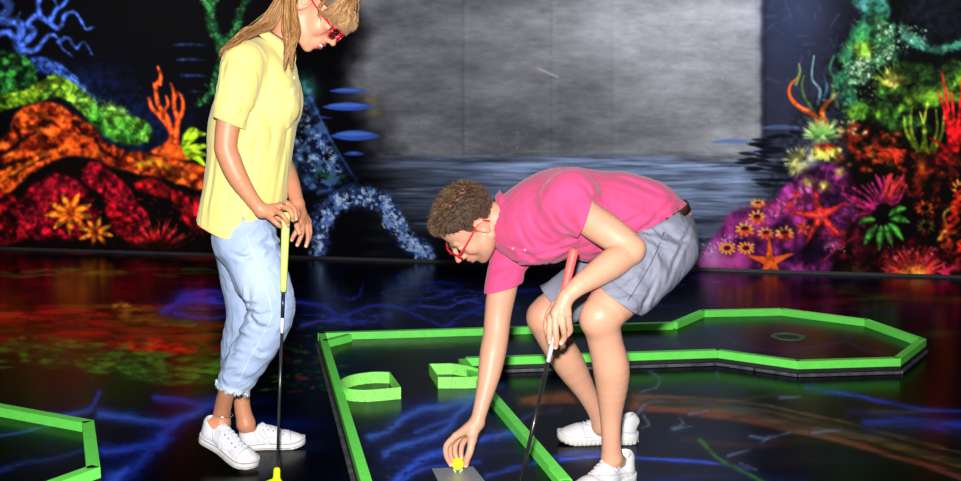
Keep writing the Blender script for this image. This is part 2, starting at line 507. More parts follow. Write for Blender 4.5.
    for i in range(260):
        t = R.random(); x = 44 + 106 * t; y = np.interp(x, [44, 54, 84, 118, 150], [84, 77, 94, 114, 128]) + R.uniform(-3, 16)
        c.stroke([(x, y), (x + R.uniform(-3, 4), y - R.uniform(1, 5))], .6, .2, R.choice([(180, 220, 70), (90, 180, 70), (40, 110, 30), (150, 205, 60)]), .6, .5, n=2)
    for x, y in ((110, 110), (78, 102), (120, 114)): c.burst(x, y, 10, 14, (150, 215, 90), 0, 180, .7, .2)
    # orange rock
    c.poly([(-30, 150), (-6, 146), (8, 132), (14, 118), (22, 108), (40, 102), (58, 104), (72, 114), (92, 126), (104, 140), (124, 150), (150, 154), (178, 160), (212, 172), (214, 196),
            (186, 186), (160, 178), (132, 172), (108, 166), (90, 158), (70, 156), (50, 162), (28, 176), (10, 192), (-30, 204)], (222, 82, 22), 2.2, 2.5, tex=.75, ts=.13, seed=23, dark=(78, 12, 4))
    for pts, w in (([(-10, 158), (10, 150), (22, 140), (36, 132)], 2.0), ([(14, 126), (20, 138), (14, 150)], 1.6), ([(96, 140), (104, 152), (120, 160)], 1.6), ([(10, 176), (30, 164), (50, 156)], 2.0),
                   ([(42, 124), (50, 122), (58, 126)], 2.6), ([(74, 122), (86, 136)], 1.2), ([(0, 168), (16, 162), (30, 158)], 2.4)):
        c.stroke(pts, w * 1.4, w * .5, (22, 3, 2), .9, 1.8, 1.5)
    c.stroke([(-10, 186), (14, 172), (34, 160), (56, 150), (80, 150)], 2.2, 1.2, (246, 120, 30), .7, 1.6, 1.2)
    c.stroke([(140, 164), (156, 162), (172, 170)], 4, 2, (170, 160, 30), .55, 3, 2)
    # black clefts, red rocks
    c.poly([(-30, 206), (10, 194), (30, 178), (50, 164), (72, 158), (92, 162), (110, 170), (134, 176), (160, 182), (186, 190), (214, 198), (214, 262), (-30, 262)], (10, 1, 2), 2.5)
    c.poly([(-30, 196), (-4, 194), (14, 196), (18, 212), (22, 240), (-30, 246)], (132, 8, 20), 3, 3, tex=1.0, ts=.15, seed=29, dark=(24, 0, 4))
    c.poly([(18, 204), (26, 192), (42, 180), (60, 174), (74, 180), (86, 190), (92, 204), (100, 214), (98, 236), (60, 240), (22, 236)], (186, 16, 38), 2.5, 3, tex=.9, ts=.16, seed=33, dark=(46, 0, 10))
    c.poly([(80, 170), (94, 162), (108, 170), (124, 184), (136, 200), (150, 222), (140, 226), (118, 206), (98, 192), (84, 182)], (200, 18, 44), 2.2, 2, tex=.8, ts=.2, seed=37, dark=(60, 0, 10))
    c.poly([(134, 184), (146, 178), (160, 180), (172, 192), (168, 198), (150, 194), (138, 190)], (205, 22, 30), 2, 1, tex=.6, ts=.2, seed=39, dark=(80, 0, 4))
    c.poly([(104, 200), (120, 206), (136, 220), (148, 236), (132, 244), (112, 226)], (170, 12, 26), 2.2, 2, tex=.9, ts=.2, seed=41, dark=(40, 0, 4))
    c.poly([(168, 190), (190, 194), (214, 204), (214, 236), (190, 226), (176, 208)], (150, 12, 18), 3, 3, tex=1, ts=.15, seed=43, dark=(20, 0, 2))
    c.glow(60, 190, 24, 12, (215, 30, 50), .45)
    for i in range(160):
        x, y = R.uniform(-20, 205), R.uniform(196, 246)
        c.stroke([(x, y), (x + R.uniform(-4, 4), y - R.uniform(-2, 5))], .8, .2, R.choice([(210, 30, 60), (160, 8, 22), (120, 10, 50), (30, 0, 0), (30, 0, 0)]), .6, .6, n=2)
    c.burst(158, 250, 34, 30, (200, 16, 24), 12, 168, 1.5, .3, col2=(245, 60, 60), jit=.35, r0=.15, seed=3)
    c.burst(158, 250, 22, 18, (90, 0, 4), 20, 160, 1.0, .3, jit=.3, seed=4)
    c.burst(197, 216, 22, 14, (215, 24, 40), 20, 160, 1.2, .3, seed=6)
    for cx, cy, r, n in ((70, 213, 26, 9), (96, 232, 19, 8)):
        c.glow(cx, cy, r * .8, r * .6, (30, 2, 2), .7)
        c.burst(cx, cy, r, n, (214, 62, 12), 8, 368, r * .10, .5, col2=(244, 150, 34), jit=.12, sq=.82, mid=r * .13)
        c.burst(cx, cy, r * .75, n, (245, 196, 60), 8, 368, .3, .3, jit=.1, sq=.8, mid=.9, a=.7)
        c.glow(cx, cy, r * .2, r * .18, (150, 24, 4), .9)
    c.poly([(-30, 244), (214, 244), (214, 290), (-30, 290)], (14, 1, 2), 5, 3, a=.85, seed=47)
    # orange fan coral
    c.poly([(150, 152), (166, 142), (172, 132), (178, 132), (180, 146), (192, 160), (170, 158)], (236, 92, 26), 2, 1, tex=.3, ts=.2, dark=(160, 40, 8))
    for pts, w0, w1 in (([(175, 142), (170, 128), (160, 116), (152, 108), (149, 98)], 3.6, 1.6), ([(170, 128), (166, 116), (158, 104), (156, 86), (161, 78), (158, 67)], 3.2, 1.2),
                        ([(156, 92), (154, 84)], 2, 1.2), ([(164, 112), (168, 104), (166, 96)], 2, 1.2), ([(175, 136), (178, 122), (174, 106), (174, 94), (171, 84)], 3.2, 1.3),
                        ([(177, 124), (182, 112), (183, 102), (180, 94)], 2.6, 1.3), ([(174, 100), (178, 92)], 1.8, 1.1), ([(160, 84), (161, 72)], 2.2, 1.0)):
        c.stroke(pts, w0, w1, (196, 52, 14), 1, .9)
        c.stroke(pts, w0 * .55, w1 * .5, (250, 116, 50), .8, .9)
    for x0, y0, x1, y1 in ((184, 148, 206, 134), (184, 150, 209, 146), (184, 152, 208, 156), (186, 156, 206, 166), (182, 146, 198, 130)):
        c.stroke([(x0, y0), ((x0 + x1) / 2, min(y0, y1) + 1), (x1, y1)], 1.6, .6, (150, 205, 20), 1, .9, 1, mid=3.2)
        c.stroke([(x0, y0), ((x0 + x1) / 2, min(y0, y1)), (x1, y1)], .6, .3, (215, 240, 70), .8, .7, mid=1.2)
    # ---- right reef
    c.poly([(872, -30), (868, -4), (874, 14), (862, 22), (852, 36), (846, 50), (836, 58), (838, 76), (842, 92), (846, 108), (856, 122), (880, 136), (910, 150), (960, 160), (1060, 160), (1060, -60), (900, -60)], (5, 9, 10), 4)
    c.poly([(850, -30), (1060, -60), (1060, 60), (961, 46), (930, 48), (914, 40), (900, 34), (890, 18), (880, 4)], (22, 28, 50), 10, a=.55, tex=.8, ts=.04, dark=(3, 4, 8))
    c.poly([(856, 6), (866, -2), (884, -6), (890, 12), (886, 20), (872, 16)], (70, 150, 130), 3, 2, tex=.6, ts=.12, dark=(14, 60, 60), seed=53)
    c.glow(864, 2, 8, 8, (90, 140, 190), .7)
    c.poly([(862, 22), (880, 14), (892, 22), (898, 40), (892, 52), (870, 58), (852, 64), (838, 62), (844, 50), (852, 36)], (50, 128, 66), 3, 2, tex=.8, ts=.1, dark=(8, 38, 24), seed=55)
    c.poly([(842, 66), (862, 58), (892, 50), (896, 60), (880, 68), (866, 82), (846, 96), (840, 82)], (58, 120, 70), 3, 2, tex=.8, ts=.12, dark=(10, 40, 28), seed=57)
    c.poly([(878, 86), (896, 66), (916, 62), (932, 66), (930, 80), (910, 84), (896, 92), (880, 96)], (66, 130, 40), 3, 2, tex=.9, ts=.12, dark=(10, 34, 10), seed=59)
    c.poly([(846, 110), (862, 106), (884, 108), (900, 100), (922, 92), (940, 84), (961, 70), (1010, 60), (1010, 90), (961, 100), (930, 108), (902, 112), (880, 122), (852, 120)], (92, 150, 34), 3, 3, tex=.9, ts=.1, dark=(12, 40, 8), seed=61)
    c.poly([(884, 124), (904, 116), (916, 130), (910, 146), (892, 140)], (62, 130, 46), 3, 2, tex=.8, ts=.14, dark=(10, 40, 14), seed=63)
    for pts, w0, w1, col, sd in (([(858, -6), (868, 10), (860, 30), (848, 52), (842, 78), (850, 100)], 9, 9, (54, 130, 96), 3), ([(850, 112), (880, 100), (920, 84), (961, 66)], 10, 9, (84, 150, 50), 5), ([(880, 20), (896, 40), (900, 60)], 8, 7, (48, 120, 84), 7),
                               ([(884, 126), (910, 122), (930, 132)], 9, 7, (60, 120, 44), 9), ([(900, 100), (930, 96), (961, 86)], 8, 8, (110, 160, 40), 11), ([(850, 128), (870, 138), (890, 140)], 6, 6, (80, 110, 34), 13)):
        c.stroke(pts, w0, w1, tuple(int(x * .8) for x in col), .7, 4, 4, seed=sd, tex=(.11, .49))
        c.stroke(pts, w0 * .8, w1 * .8, tuple(min(255, int(x * 1.15)) for x in col), .55, 3, 4, seed=sd + 20, tex=(.2, .58))
    c.stroke([(900, 34), (914, 42), (932, 50), (950, 48), (975, 40), (1020, 44)], 4.5, 3, (60, 132, 110), 1, 2.2, 3, seed=9)
    c.stroke([(898, 26), (908, 34), (924, 42)], 4, 3, (70, 140, 110), .9, 2.2, 3, seed=10)
    c.stroke([(888, -10), (896, 12), (898, 34), (896, 46)], 3.5, 1.4, (2, 4, 6), .95, 2)
    c.dots(848, 870, 56, 84, 150, (205, 222, 200), .8, .85, 5, lambda x, y: abs((x - 848) * .9 + (y - 84)) < 14)
    c.dots(850, 892, 48, 72, 120, (205, 222, 200), .8, .85, 6, lambda x, y: abs((x - 850) * -.5 - (y - 72)) < 10)
    c.dots(876, 894, 22, 50, 90, (200, 220, 205), .8, .8, 7)
    c.dots(896, 926, 26, 48, 70, (170, 215, 205), .8, .8, 8)
    c.dots(842, 880, 60, 96, 120, (150, 190, 150), .7, .7, 9)
    for i in range(220):
        x, y = R.uniform(842, 961), R.uniform(14, 130)
        w = c.win(x, x + 1, y, y + 1)
        if w is None or c.C[w].mean() < .13: continue
        c.stroke([(x, y), (x + R.uniform(-4, 4), y - R.uniform(0, 6))], .7, .2, R.choice([(130, 200, 80), (60, 140, 80), (180, 215, 90), (8, 24, 10)]), .6, .6, n=2)
    c.burst(864, 50, 15, 22, (120, 180, 60), 0, 360, 1.4, .2, col2=(180, 215, 80), sq=.8, seed=2)
    c.burst(893, 86, 26, 26, (196, 196, 60), 10, 175, 1.3, .2, col2=(120, 175, 60), seed=3)
    c.burst(893, 86, 14, 12, (235, 220, 110), 30, 160, .9, .2, seed=4)
    c.stroke([(885, 66), (890, 76), (895, 88)], .5, 1.6, (235, 225, 110), .9, .8)
    c.poly([(890, 70), (915, 58), (950, 62), (961, 70), (940, 82), (918, 92), (896, 104), (880, 104), (900, 90)], (2, 3, 3), 5, 3, a=.55, seed=71)
    # tentacles on the tuft
    for pts, col in (([(822, 124), (812, 114), (798, 106), (790, 96), (790, 86), (797, 78)], (232, 82, 34)), ([(826, 126), (822, 112), (828, 102), (834, 96), (832, 84)], (236, 104, 34)),
                     ([(796, 84), (800, 72), (799, 64)], (120, 130, 60)), ([(832, 98), (834, 80), (830, 68), (834, 56)], (60, 120, 90)), ([(818, 104), (820, 90), (812, 78), (814, 56)], (110, 140, 160)),
                     ([(812, 108), (804, 96), (802, 84), (804, 76)], (70, 100, 50)), ([(824, 100), (827, 86), (824, 76)], (60, 100, 140)), ([(838, 108), (836, 96), (840, 90)], (70, 90, 60))):
        c.stroke(pts, 3.2 if col[0] > 200 else 1.6, .7, col, .95, .9, col2=(min(255, col[0] + 10), int(col[1] * 1.2), col[2]))
    c.stroke([(820, 122), (810, 113), (797, 105)], .6, .4, (255, 190, 120), .8, .7)
    c.burst(822, 138, 24, 44, (90, 160, 70), 0, 180, 1.2, .2, col2=(190, 220, 130), seed=5)
    c.glow(822, 140, 12, 5, (215, 235, 170), .6)
    # purple reef slope
    c.poly([(700, 290), (702, 258), (712, 244), (722, 228), (732, 214), (752, 206), (772, 198), (790, 184), (800, 172), (830, 166), (858, 178), (880, 200), (880, 290)], (150, 44, 128), 3, 5, tex=.85, ts=.07, seed=73, dark=(44, 12, 50))
    c.glow(712, 258, 14, 18, (185, 150, 205), .8); c.glow(728, 262, 30, 9, (214, 90, 165), .6)
    c.glow(780, 208, 30, 9, (214, 60, 130), .7); c.glow(745, 222, 24, 9, (200, 80, 160), .6); c.glow(806, 195, 16, 10, (205, 70, 150), .5)
    c.glow(812, 252, 26, 16, (16, 4, 22), .85); c.glow(770, 240, 22, 9, (60, 14, 60), .7)
    for i in range(260):
        t = R.random(); x = 702 + 110 * t; y = 254 - 70 * t ** 1.1 + R.gauss(2, 4)
        c.stroke([(x, y), (x + R.uniform(-4, 3), y - R.uniform(0, 4))], .8, .2, R.choice([(225, 190, 225), (205, 110, 190), (150, 60, 140)]), .55, .7, n=2)
    for x, y, rx, ry, col in ((745, 229, 9, 6, (230, 70, 60)), (757, 217, 8, 6, (230, 60, 60)), (766, 233, 8, 5.5, (225, 50, 60)), (785, 233, 9, 6, (240, 40, 40)), (758, 203, 7, 3, (220, 110, 60)),
                              (727, 248, 8, 6, (236, 120, 70)), (746, 248, 8, 6, (236, 120, 70))):
        if y < 240: c.glow(x, y + 3, rx, ry * .9, col, .95)
        c.ring(x, y, rx, ry, (240, 150, 70) if y >= 240 else (238, 165, 80), dark=(60, 8, 24), n=11 if y >= 240 else 9)
        if y < 240: c.glow(x + 1, y + ry * .6, rx * .75, ry * .55, col, 1); c.glow(x, y - ry * .25, rx * .5, ry * .25, (20, 4, 10), .9)
    c.star(770, 262, 24, (232, 92, 40), 20, .2, 5); c.star(803, 228, 9, (225, 80, 50), 10); c.star(797, 196, 7, (220, 60, 70)); c.star(790, 205, 6, (220, 50, 70))
    c.star(820, 216, 30, (206, 34, 40), 100, .17, 5); c.star(820, 216, 24, (236, 84, 74), 100, .06, 5, edge=(206, 34, 40))
    # pale polyps
    for x, y, r, col in ((801, 166, 10, (210, 215, 150)), (824, 150, 12, (196, 206, 90)), (808, 182, 7, (215, 200, 90)), (824, 186, 7, (214, 214, 80)), (812, 158, 7, (220, 215, 170)), (838, 158, 7, (225, 90, 60)), (840, 172, 6, (235, 210, 90))):
        c.glow(x, y, r, r * .8, col, .95)
    c.burst(800, 162, 18, 30, (205, 205, 120), 60, 260, 1.0, .2, seed=7)
    c.burst(826, 146, 19, 15, (190, 200, 60), 195, 350, 2.6, 1.0, col2=(225, 220, 110), sq=.8, seed=8)
    c.burst(826, 144, 16, 8, (226, 60, 40), 200, 340, 1.1, .4, sq=.5, seed=9)
    # dark crimson jungle
    c.poly([(846, 130), (870, 120), (900, 130), (930, 130), (961, 118), (1060, 110), (1060, 290), (846, 290), (842, 240), (856, 215), (850, 180)], (12, 3, 4), 6, 4, a=.95)
    for i in range(60):
        x, y = R.uniform(842, 905), R.uniform(130, 170)
        c.glow(x, y, R.uniform(2, 5), R.uniform(1.5, 4), R.choice([(225, 70, 20), (180, 30, 20), (230, 110, 30), (60, 70, 20), (10, 6, 4)]), .85)
    for i in range(14):
        x, y = 842 + R.uniform(-4, 24), 120 + R.uniform(0, 14)
        c.glow(x, y, 1.8, 1.8, (225, 225, 160), .9)
    c.burst(893, 150, 16, 12, (226, 56, 30), 170, 370, 1.9, .4, seed=10); c.glow(893, 146, 4, 3, (10, 4, 4), .9)
    c.glow(922, 165, 6, 12, (215, 90, 24), .9); c.glow(918, 180, 6, 8, (200, 60, 20), .8)
    c.burst(884, 216, 48, 15, (150, 24, 96), 50, 178, 1.8, .9, col2=(205, 44, 120), jit=.3, curl=.07, seed=12, r0=.3)
    c.burst(884, 212, 40, 7, (206, 40, 60), 55, 88, 1.6, .7, col2=(225, 60, 60), jit=.2, curl=-.05, seed=13, r0=.3)
    c.glow(882, 218, 16, 12, (5, 2, 4), .95)
    c.stroke([(842, 182), (846, 196), (860, 206), (874, 208)], 1.2, 2, (165, 40, 90), .9, 1)
    for x1, y1 in ((858, 224), (864, 246), (879, 250), (892, 246), (903, 240), (909, 222), (906, 208)):
        x0, y0 = 882 + (x1 - 882) * .3, 220 + (y1 - 226) * .25
        c.stroke([(x0, y0), ((x0 + x1) / 2, (y0 + y1) / 2 - 2), (x1, y1)], .6, .3, (38, 120, 36), 1, .8, mid=3.6)
        c.stroke([(x0, y0), ((x0 + x1) / 2, (y0 + y1) / 2 - 2), (x1, y1)], .3, .3, (130, 205, 90), .7, .6, mid=1.0)
    c.star(850, 212, 9, (150, 60, 160), 80); c.glow(832, 244, 9, 4, (205, 90, 130), .6)
    for i in range(26): c.dots(822, 846, 236, 252, 1, (225, 150, 190), .7, .8, i)
    c.glow(838, 234, 20, 5, (205, 40, 40), .6); c.stroke([(822, 262), (840, 246), (858, 236)], 1, .8, (200, 40, 50), .7, 1.4)
    for x, y in ((921, 208), (922, 226)):
        c.ring(x + 4, y, 9, 7, (176, 70, 24) if y < 215 else (70, 56, 24), n=10, dark=(4, 2, 2))
    c.ring(960, 190, 8, 10, (225, 150, 50), n=10)
    for i in range(9):
        x, y = 944 + R.uniform(-4, 18), 204 + i * 7
        c.stroke([(x, y), (x + 7, y - 5), (x + 3, y - 10), (x + 12, y - 14)], 2.2, 1.2, R.choice([(226, 50, 20), (200, 20, 20), (232, 96, 30)]), .9, 1.0)
    c.stroke([(938, 240), (946, 228), (944, 214), (954, 206)], 1.4, 1, (225, 200, 60), .8, 1)
    c.glow(914, 264, 30, 18, (196, 16, 26), .85)
    c.burst(914, 278, 36, 36, (226, 34, 24), 5, 175, 1.6, .4, col2=(245, 80, 80), sq=.95, seed=15, jit=.5)
    c.burst(914, 276, 20, 12, (245, 150, 50), 15, 165, 1.3, .4, seed=16, sq=.8)
    c.dots(885, 935, 246, 266, 60, (250, 110, 130), .9, .8, 17)
    c.star(945, 272, 10, (214, 40, 90), 30); c.glow(955, 268, 8, 5, (190, 30, 60), .8)
    # finger corals
    for x0, y0, x1, y1, bx in ((918, 150, 912, 106, -4), (922, 150, 920, 112, 4), (926, 150, 928, 100, -3), (930, 152, 936, 110, 4), (934, 152, 944, 114, 3), (914, 146, 904, 116, -3)):
        c.stroke([(x0, y0), ((x0 + x1) / 2 + bx, (y0 + y1) / 2), (x1, y1)], 2.3, .5, (96, 128, 22), 1, .8, col2=(200, 210, 60))
    for x0, y0, x1, y1 in ((950, 146, 942, 72), (952, 146, 951, 90), (954, 146, 962, 76), (948, 130, 938, 92), (956, 150, 968, 100), (946, 150, 930, 138), (952, 150, 975, 90)):
        c.stroke([(x0, y0), ((x0 + x1) / 2 + 2, (y0 + y1) / 2), (x1, y1)], 3.0, .7, (206, 16, 24), 1, .9, col2=(240, 40, 40))
    c.glow(945, 158, 16, 10, (176, 16, 24), .8)
    for i in range(40):
        x, y = R.uniform(900, 961), R.uniform(150, 200)
        c.glow(x, y, 2.5, 2, R.choice([(200, 40, 20), (120, 10, 10), (5, 2, 2), (5, 2, 2)]), .7)
    for pts, w0, w1, col, sd in (([(850, 130), (870, 150), (900, 160), (940, 170), (970, 165)], 14, 14, (200, 50, 24), 31), ([(900, 185), (930, 190), (961, 200)], 10, 12, (190, 40, 20), 33), ([(850, 250), (880, 262), (910, 258), (950, 262)], 12, 12, (180, 24, 34), 35),
                               ([(940, 210), (950, 230), (956, 256)], 12, 10, (214, 50, 26), 37), ([(850, 190), (862, 230), (852, 262)], 8, 8, (130, 26, 70), 39)):
        c.stroke(pts, w0, w1, tuple(int(x * .8) for x in col), .6, 5, 4, seed=sd, tex=(.16, .58))
    for i in range(60):
        x, y = R.uniform(842, 961), R.uniform(180, 275)
        c.glow(x, y, 3.5, 2.5, R.choice([(120, 10, 16), (5, 2, 4), (5, 2, 2), (90, 12, 50)]), .6)
    c.glow(855, 270, 14, 7, (70, 60, 20), .5)
mural()
def age_mural():
    # sponge texture, dark broken edges and dry-brush grain over the reef paint
    c = W; U, V = c.U, c.V
    reef = np.maximum(sstep(330, 300, U), sstep(735, 800, U) * sstep(40, 80, V * .55 + (U - 800)))
    n = fbm(U * .22, V * .22, 91, 3); n2 = fbm(U * .07, V * .07, 95, 3)
    k = 1 - reef * np.clip((.56 - n) * 2.2 + (.5 - n2) * 1.2, 0, .5)
    k = k + reef * np.clip((n - .62) * 1.6, 0, .35)
    c.C = np.clip(c.C * k[..., None], 0, 1)
    # let neighbouring strokes bleed a little into each other
    B_ = c.C.copy()
    for ax in (0, 1): B_ = (np.roll(B_, 1, ax) + 2 * B_ + np.roll(B_, -1, ax)) / 4
    m = (reef * .75)[..., None]
    c.C = c.C * (1 - m) + B_ * m
age_mural()

FL = Canvas(-110, 1071, 246, 566, (3, 4, 10))
def floor_art():
    c = FL
    U, V = c.U, c.V
    full = (slice(None), slice(None))
    R = random.Random(4)
    n = fbm(U * .012, V * .05, 51, 5)
    c.put(full, np.clip((n - .45) * 2, 0, .6) * sstep(200, 420, U), np.array([8, 12, 34]))
    # dark red bank in front of the left reef, then red pools with green moss
    def streaks(x0, x1, y0, y1, N, cols, a=.5, w=1.6, fn=None, ln=(12, 60)):
        for i in range(N):
            x, y = R.uniform(x0, x1), R.uniform(y0, y1)
            if fn and not fn(x, y): continue
            l = R.uniform(*ln)
            c.stroke([(x, y), (x + l * .5, y + R.uniform(-1.5, 1.5)), (x + l, y + R.uniform(-2, 2))], .4, .3, R.choice(cols), a * R.uniform(.4, 1), 1.2, mid=w, n=3)
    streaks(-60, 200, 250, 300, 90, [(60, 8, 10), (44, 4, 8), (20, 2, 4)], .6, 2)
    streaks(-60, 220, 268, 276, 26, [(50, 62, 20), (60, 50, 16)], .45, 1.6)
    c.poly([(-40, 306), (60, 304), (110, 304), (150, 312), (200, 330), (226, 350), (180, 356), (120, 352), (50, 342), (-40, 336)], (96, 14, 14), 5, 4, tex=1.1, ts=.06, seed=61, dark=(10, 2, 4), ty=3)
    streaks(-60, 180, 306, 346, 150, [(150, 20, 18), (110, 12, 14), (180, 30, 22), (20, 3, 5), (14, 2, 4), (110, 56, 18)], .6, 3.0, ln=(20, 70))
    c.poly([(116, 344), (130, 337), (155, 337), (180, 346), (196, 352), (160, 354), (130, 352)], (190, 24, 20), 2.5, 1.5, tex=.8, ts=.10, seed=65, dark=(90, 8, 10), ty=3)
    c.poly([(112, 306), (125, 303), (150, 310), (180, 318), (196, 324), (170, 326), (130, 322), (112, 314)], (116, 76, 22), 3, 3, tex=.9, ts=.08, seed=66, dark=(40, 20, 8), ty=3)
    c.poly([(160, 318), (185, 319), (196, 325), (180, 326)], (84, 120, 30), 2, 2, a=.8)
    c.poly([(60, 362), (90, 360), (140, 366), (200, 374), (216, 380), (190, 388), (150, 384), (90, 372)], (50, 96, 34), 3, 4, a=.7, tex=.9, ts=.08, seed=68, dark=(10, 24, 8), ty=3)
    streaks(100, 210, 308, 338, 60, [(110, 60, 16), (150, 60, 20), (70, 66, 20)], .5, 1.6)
    for i in range(420):
        x = R.uniform(-40, 250); y = 348 + (x / 220) * 22 + R.gauss(0, 8)
        c.stroke([(x, y), (x + R.uniform(6, 24), y + R.uniform(-1, 1))], .4, .3, R.choice([(66, 110, 30), (40, 84, 26), (96, 130, 40), (26, 50, 18)]), R.uniform(.2, .6), 1.4, mid=2.2, n=2)
    for i in range(220):
        x = R.uniform(225, 340); y = R.uniform(318, 392)
        c.stroke([(x, y), (x + R.uniform(3, 14), y + R.uniform(-1, 1))], .4, .3, R.choice([(24, 66, 22), (16, 50, 18), (50, 80, 26), (90, 40, 16)]), R.uniform(.2, .7), 1, mid=1.8, n=2)
    for i in range(60):
        x = R.uniform(-30, 215); y = R.uniform(270, 280)
    # blue rippled light painted on the floor
    def band(pts, w, a=.8, col=(44, 70, 176), glowc=(12, 24, 92), w1=None, soft=None, wf=.05, wp=None):
        sd = R.randint(1, 90); w1 = w * .5 if w1 is None else w1; wp = w * 1.3 if wp is None else wp
        c.stroke(pts, w * 2.2, w1 * 2.2, glowc, .40 * a, w * 2.6, seed=sd, warp=wp, wf=wf)
        c.stroke(pts, w * .9, w1 * .9, tuple(int(x * .72) for x in col), .6 * a, w * 1.5, seed=sd, warp=wp, wf=wf)
        c.stroke(pts, w * .5, w1 * .45, col, .8 * a, w * .9, seed=sd, warp=wp, wf=wf)
    def ripple(cx, cy, rx, ry, col, a=.8, fx=.035, fy=.16, p=5, seed=1):
        """web of thin bright caustic lines with deep glow, fading out from the centre"""
        w = c.win(cx - rx * 1.5, cx + rx * 1.5, cy - ry * 1.5, cy + ry * 1.5)
        X, Y = c.U[w], c.V[w]
        wx = X + 26 * (fbm(X * .02, Y * .07, seed + 5) - .5); wy = Y + 9 * (fbm(X * .03, Y * .1, seed + 9) - .5)
        n = fbm(wx * fx, wy * fy, seed, 2)
        rg = 1 - np.abs(2 * n - 1) * 1.6
        g = np.exp(-(((X - cx) / rx) ** 2 + ((Y - cy) / ry) ** 2) * 1.8)
        c.put(w, g * a * .55, tuple(int(x * .22) for x in col))
        c.put(w, np.clip(rg, 0, 1) ** p * g * a, col)
    V9 = (70, 66, 210)
    ripple(212, 302, 50, 18, V9, .9, seed=3); band([(166, 311), (184, 302), (208, 301), (236, 306)], 5, .8, (66, 64, 200)); band([(174, 313), (200, 318), (230, 316)], 3, .8, (66, 64, 200)); band([(182, 296), (206, 292), (232, 294)], 3.2, .7, (50, 44, 170))
    ripple(390, 306, 110, 30, (44, 60, 170), .9, seed=8); ripple(340, 318, 60, 12, (90, 84, 200), .8, seed=12); ripple(460, 300, 70, 20, (70, 84, 200), .8, seed=15, p=7)
    ripple(510, 312, 60, 18, (50, 64, 180), .8, seed=19); ripple(580, 300, 60, 20, (36, 40, 130), .6, seed=22)
    band([(288, 302), (322, 306), (340, 318), (366, 322)], 3.2, .8, (60, 64, 190)); band([(342, 316), (380, 305), (410, 312), (442, 326)], 2.4, .8, (46, 64, 180)); band([(420, 306), (446, 308), (466, 300), (486, 305)], 1.5, .9, (80, 84, 190)); band([(446, 326), (470, 312), (500, 304), (520, 308)], 2.4, .7, (44, 60, 170))
    band([(300, 325), (336, 320), (352, 323)], 2.0, .9, (84, 76, 200)); band([(398, 276), (410, 284), (440, 282), (462, 286)], 2.2, .6, (34, 42, 130)); band([(516, 292), (540, 290), (560, 296)], 2, .6, (40, 50, 160))
    ripple(725, 285, 60, 14, (60, 50, 130), .8, seed=25); ripple(660, 300, 50, 16, (30, 36, 110), .7, seed=27); ripple(850, 306, 70, 10, (56, 50, 80), .4, seed=30)
    # near left
    bl = (50, 82, 176)
    band([(54, 416), (78, 414), (92, 408), (98, 394)], 4, .9, bl); band([(100, 415), (130, 417), (160, 422), (178, 420), (196, 412), (216, 403)], 5, 1, bl, w1=4); band([(156, 398), (180, 401), (206, 405), (222, 402)], 3.4, .8, (40, 66, 190))
    band([(102, 450), (120, 451), (142, 446), (160, 436), (176, 420)], 6.5, .95, (36, 66, 170), w1=4); band([(106, 478), (130, 474), (150, 454), (164, 436)], 8, .75, (30, 56, 150), w1=6); band([(96, 500), (112, 480), (126, 470)], 6, .8, bl)
    band([(-40, 440), (0, 436), (50, 426)], 2.4, .8, (70, 98, 160)); band([(-20, 478), (20, 464), (60, 458), (84, 450)], 3.2, .6, (34, 60, 110))
    c.glow(270, 424, 60, 12, (12, 26, 84), .7); c.glow(225, 400, 60, 10, (16, 30, 90), .6); c.glow(300, 446, 40, 12, (18, 26, 48), .6)
    # inside the lane: three slanting blue sweeps over worn grey blue
    for i in range(150):
        x = R.uniform(350, 520); y = R.uniform(345, 490)
        c.glow(x, y, R.uniform(3, 9), R.uniform(1.5, 4), R.choice([(16, 24, 40), (30, 38, 54), (4, 6, 12), (8, 12, 26)]), .5)
    bl = (52, 84, 166)
    c.glow(450, 412, 70, 20, (14, 28, 84), .7); c.glow(430, 462, 60, 20, (14, 28, 84), .6)
    band([(370, 437), (388, 430), (404, 418), (424, 409), (448, 406), (470, 398), (500, 386)], 4.6, 1, bl, w1=5, wp=3); band([(384, 454), (400, 446), (424, 440), (446, 430), (458, 414), (472, 402)], 4.6, 1, bl, w1=4.5, wp=3)
    band([(416, 432), (436, 424), (452, 420)], 2.6, .8, (44, 76, 160), wp=2); band([(392, 486), (408, 470), (424, 458), (446, 450), (476, 440), (520, 432)], 5.4, 1, (46, 84, 186), w1=4, wp=3); band([(398, 484), (420, 470), (456, 464), (480, 462)], 2.6, .7, (44, 74, 160), wp=2)
    band([(498, 438), (530, 416), (560, 410)], 3.4, .5, (70, 84, 120), wp=2); band([(450, 460), (500, 450), (540, 452)], 4, .3, (50, 60, 90))
    for i in range(110):
        x = R.uniform(350, 440); y = R.uniform(424, 484)
        c.glow(x, y, R.uniform(1, 4), R.uniform(.8, 2), R.choice([(48, 54, 60), (2, 3, 6), (30, 36, 44)]), .5)
    for i in range(60):
        x = R.uniform(345, 450); y = R.uniform(336, 348)
        c.stroke([(x, y), (x + 10, y)], .4, .3, (50, 70, 20), .5, 1.2, mid=1.8, n=2)
    # octagon bed
    gl = (74, 82, 110)
    for pts, w in (([(678, 318), (712, 328), (742, 344), (778, 352)], 1.2), ([(640, 336), (672, 344), (700, 350)], 1.0), ([(788, 352), (820, 346), (846, 342), (866, 350), (884, 354)], 1.3), ([(850, 340), (842, 330)], .9),
                   ([(730, 316), (780, 318), (830, 322)], .8), ([(650, 342), (690, 342)], .8)):
        c.stroke(pts, w, w * .4, gl, .6, 2.0)
        c.stroke(pts, w * 4, w * 2, (20, 22, 36), .5, 5)
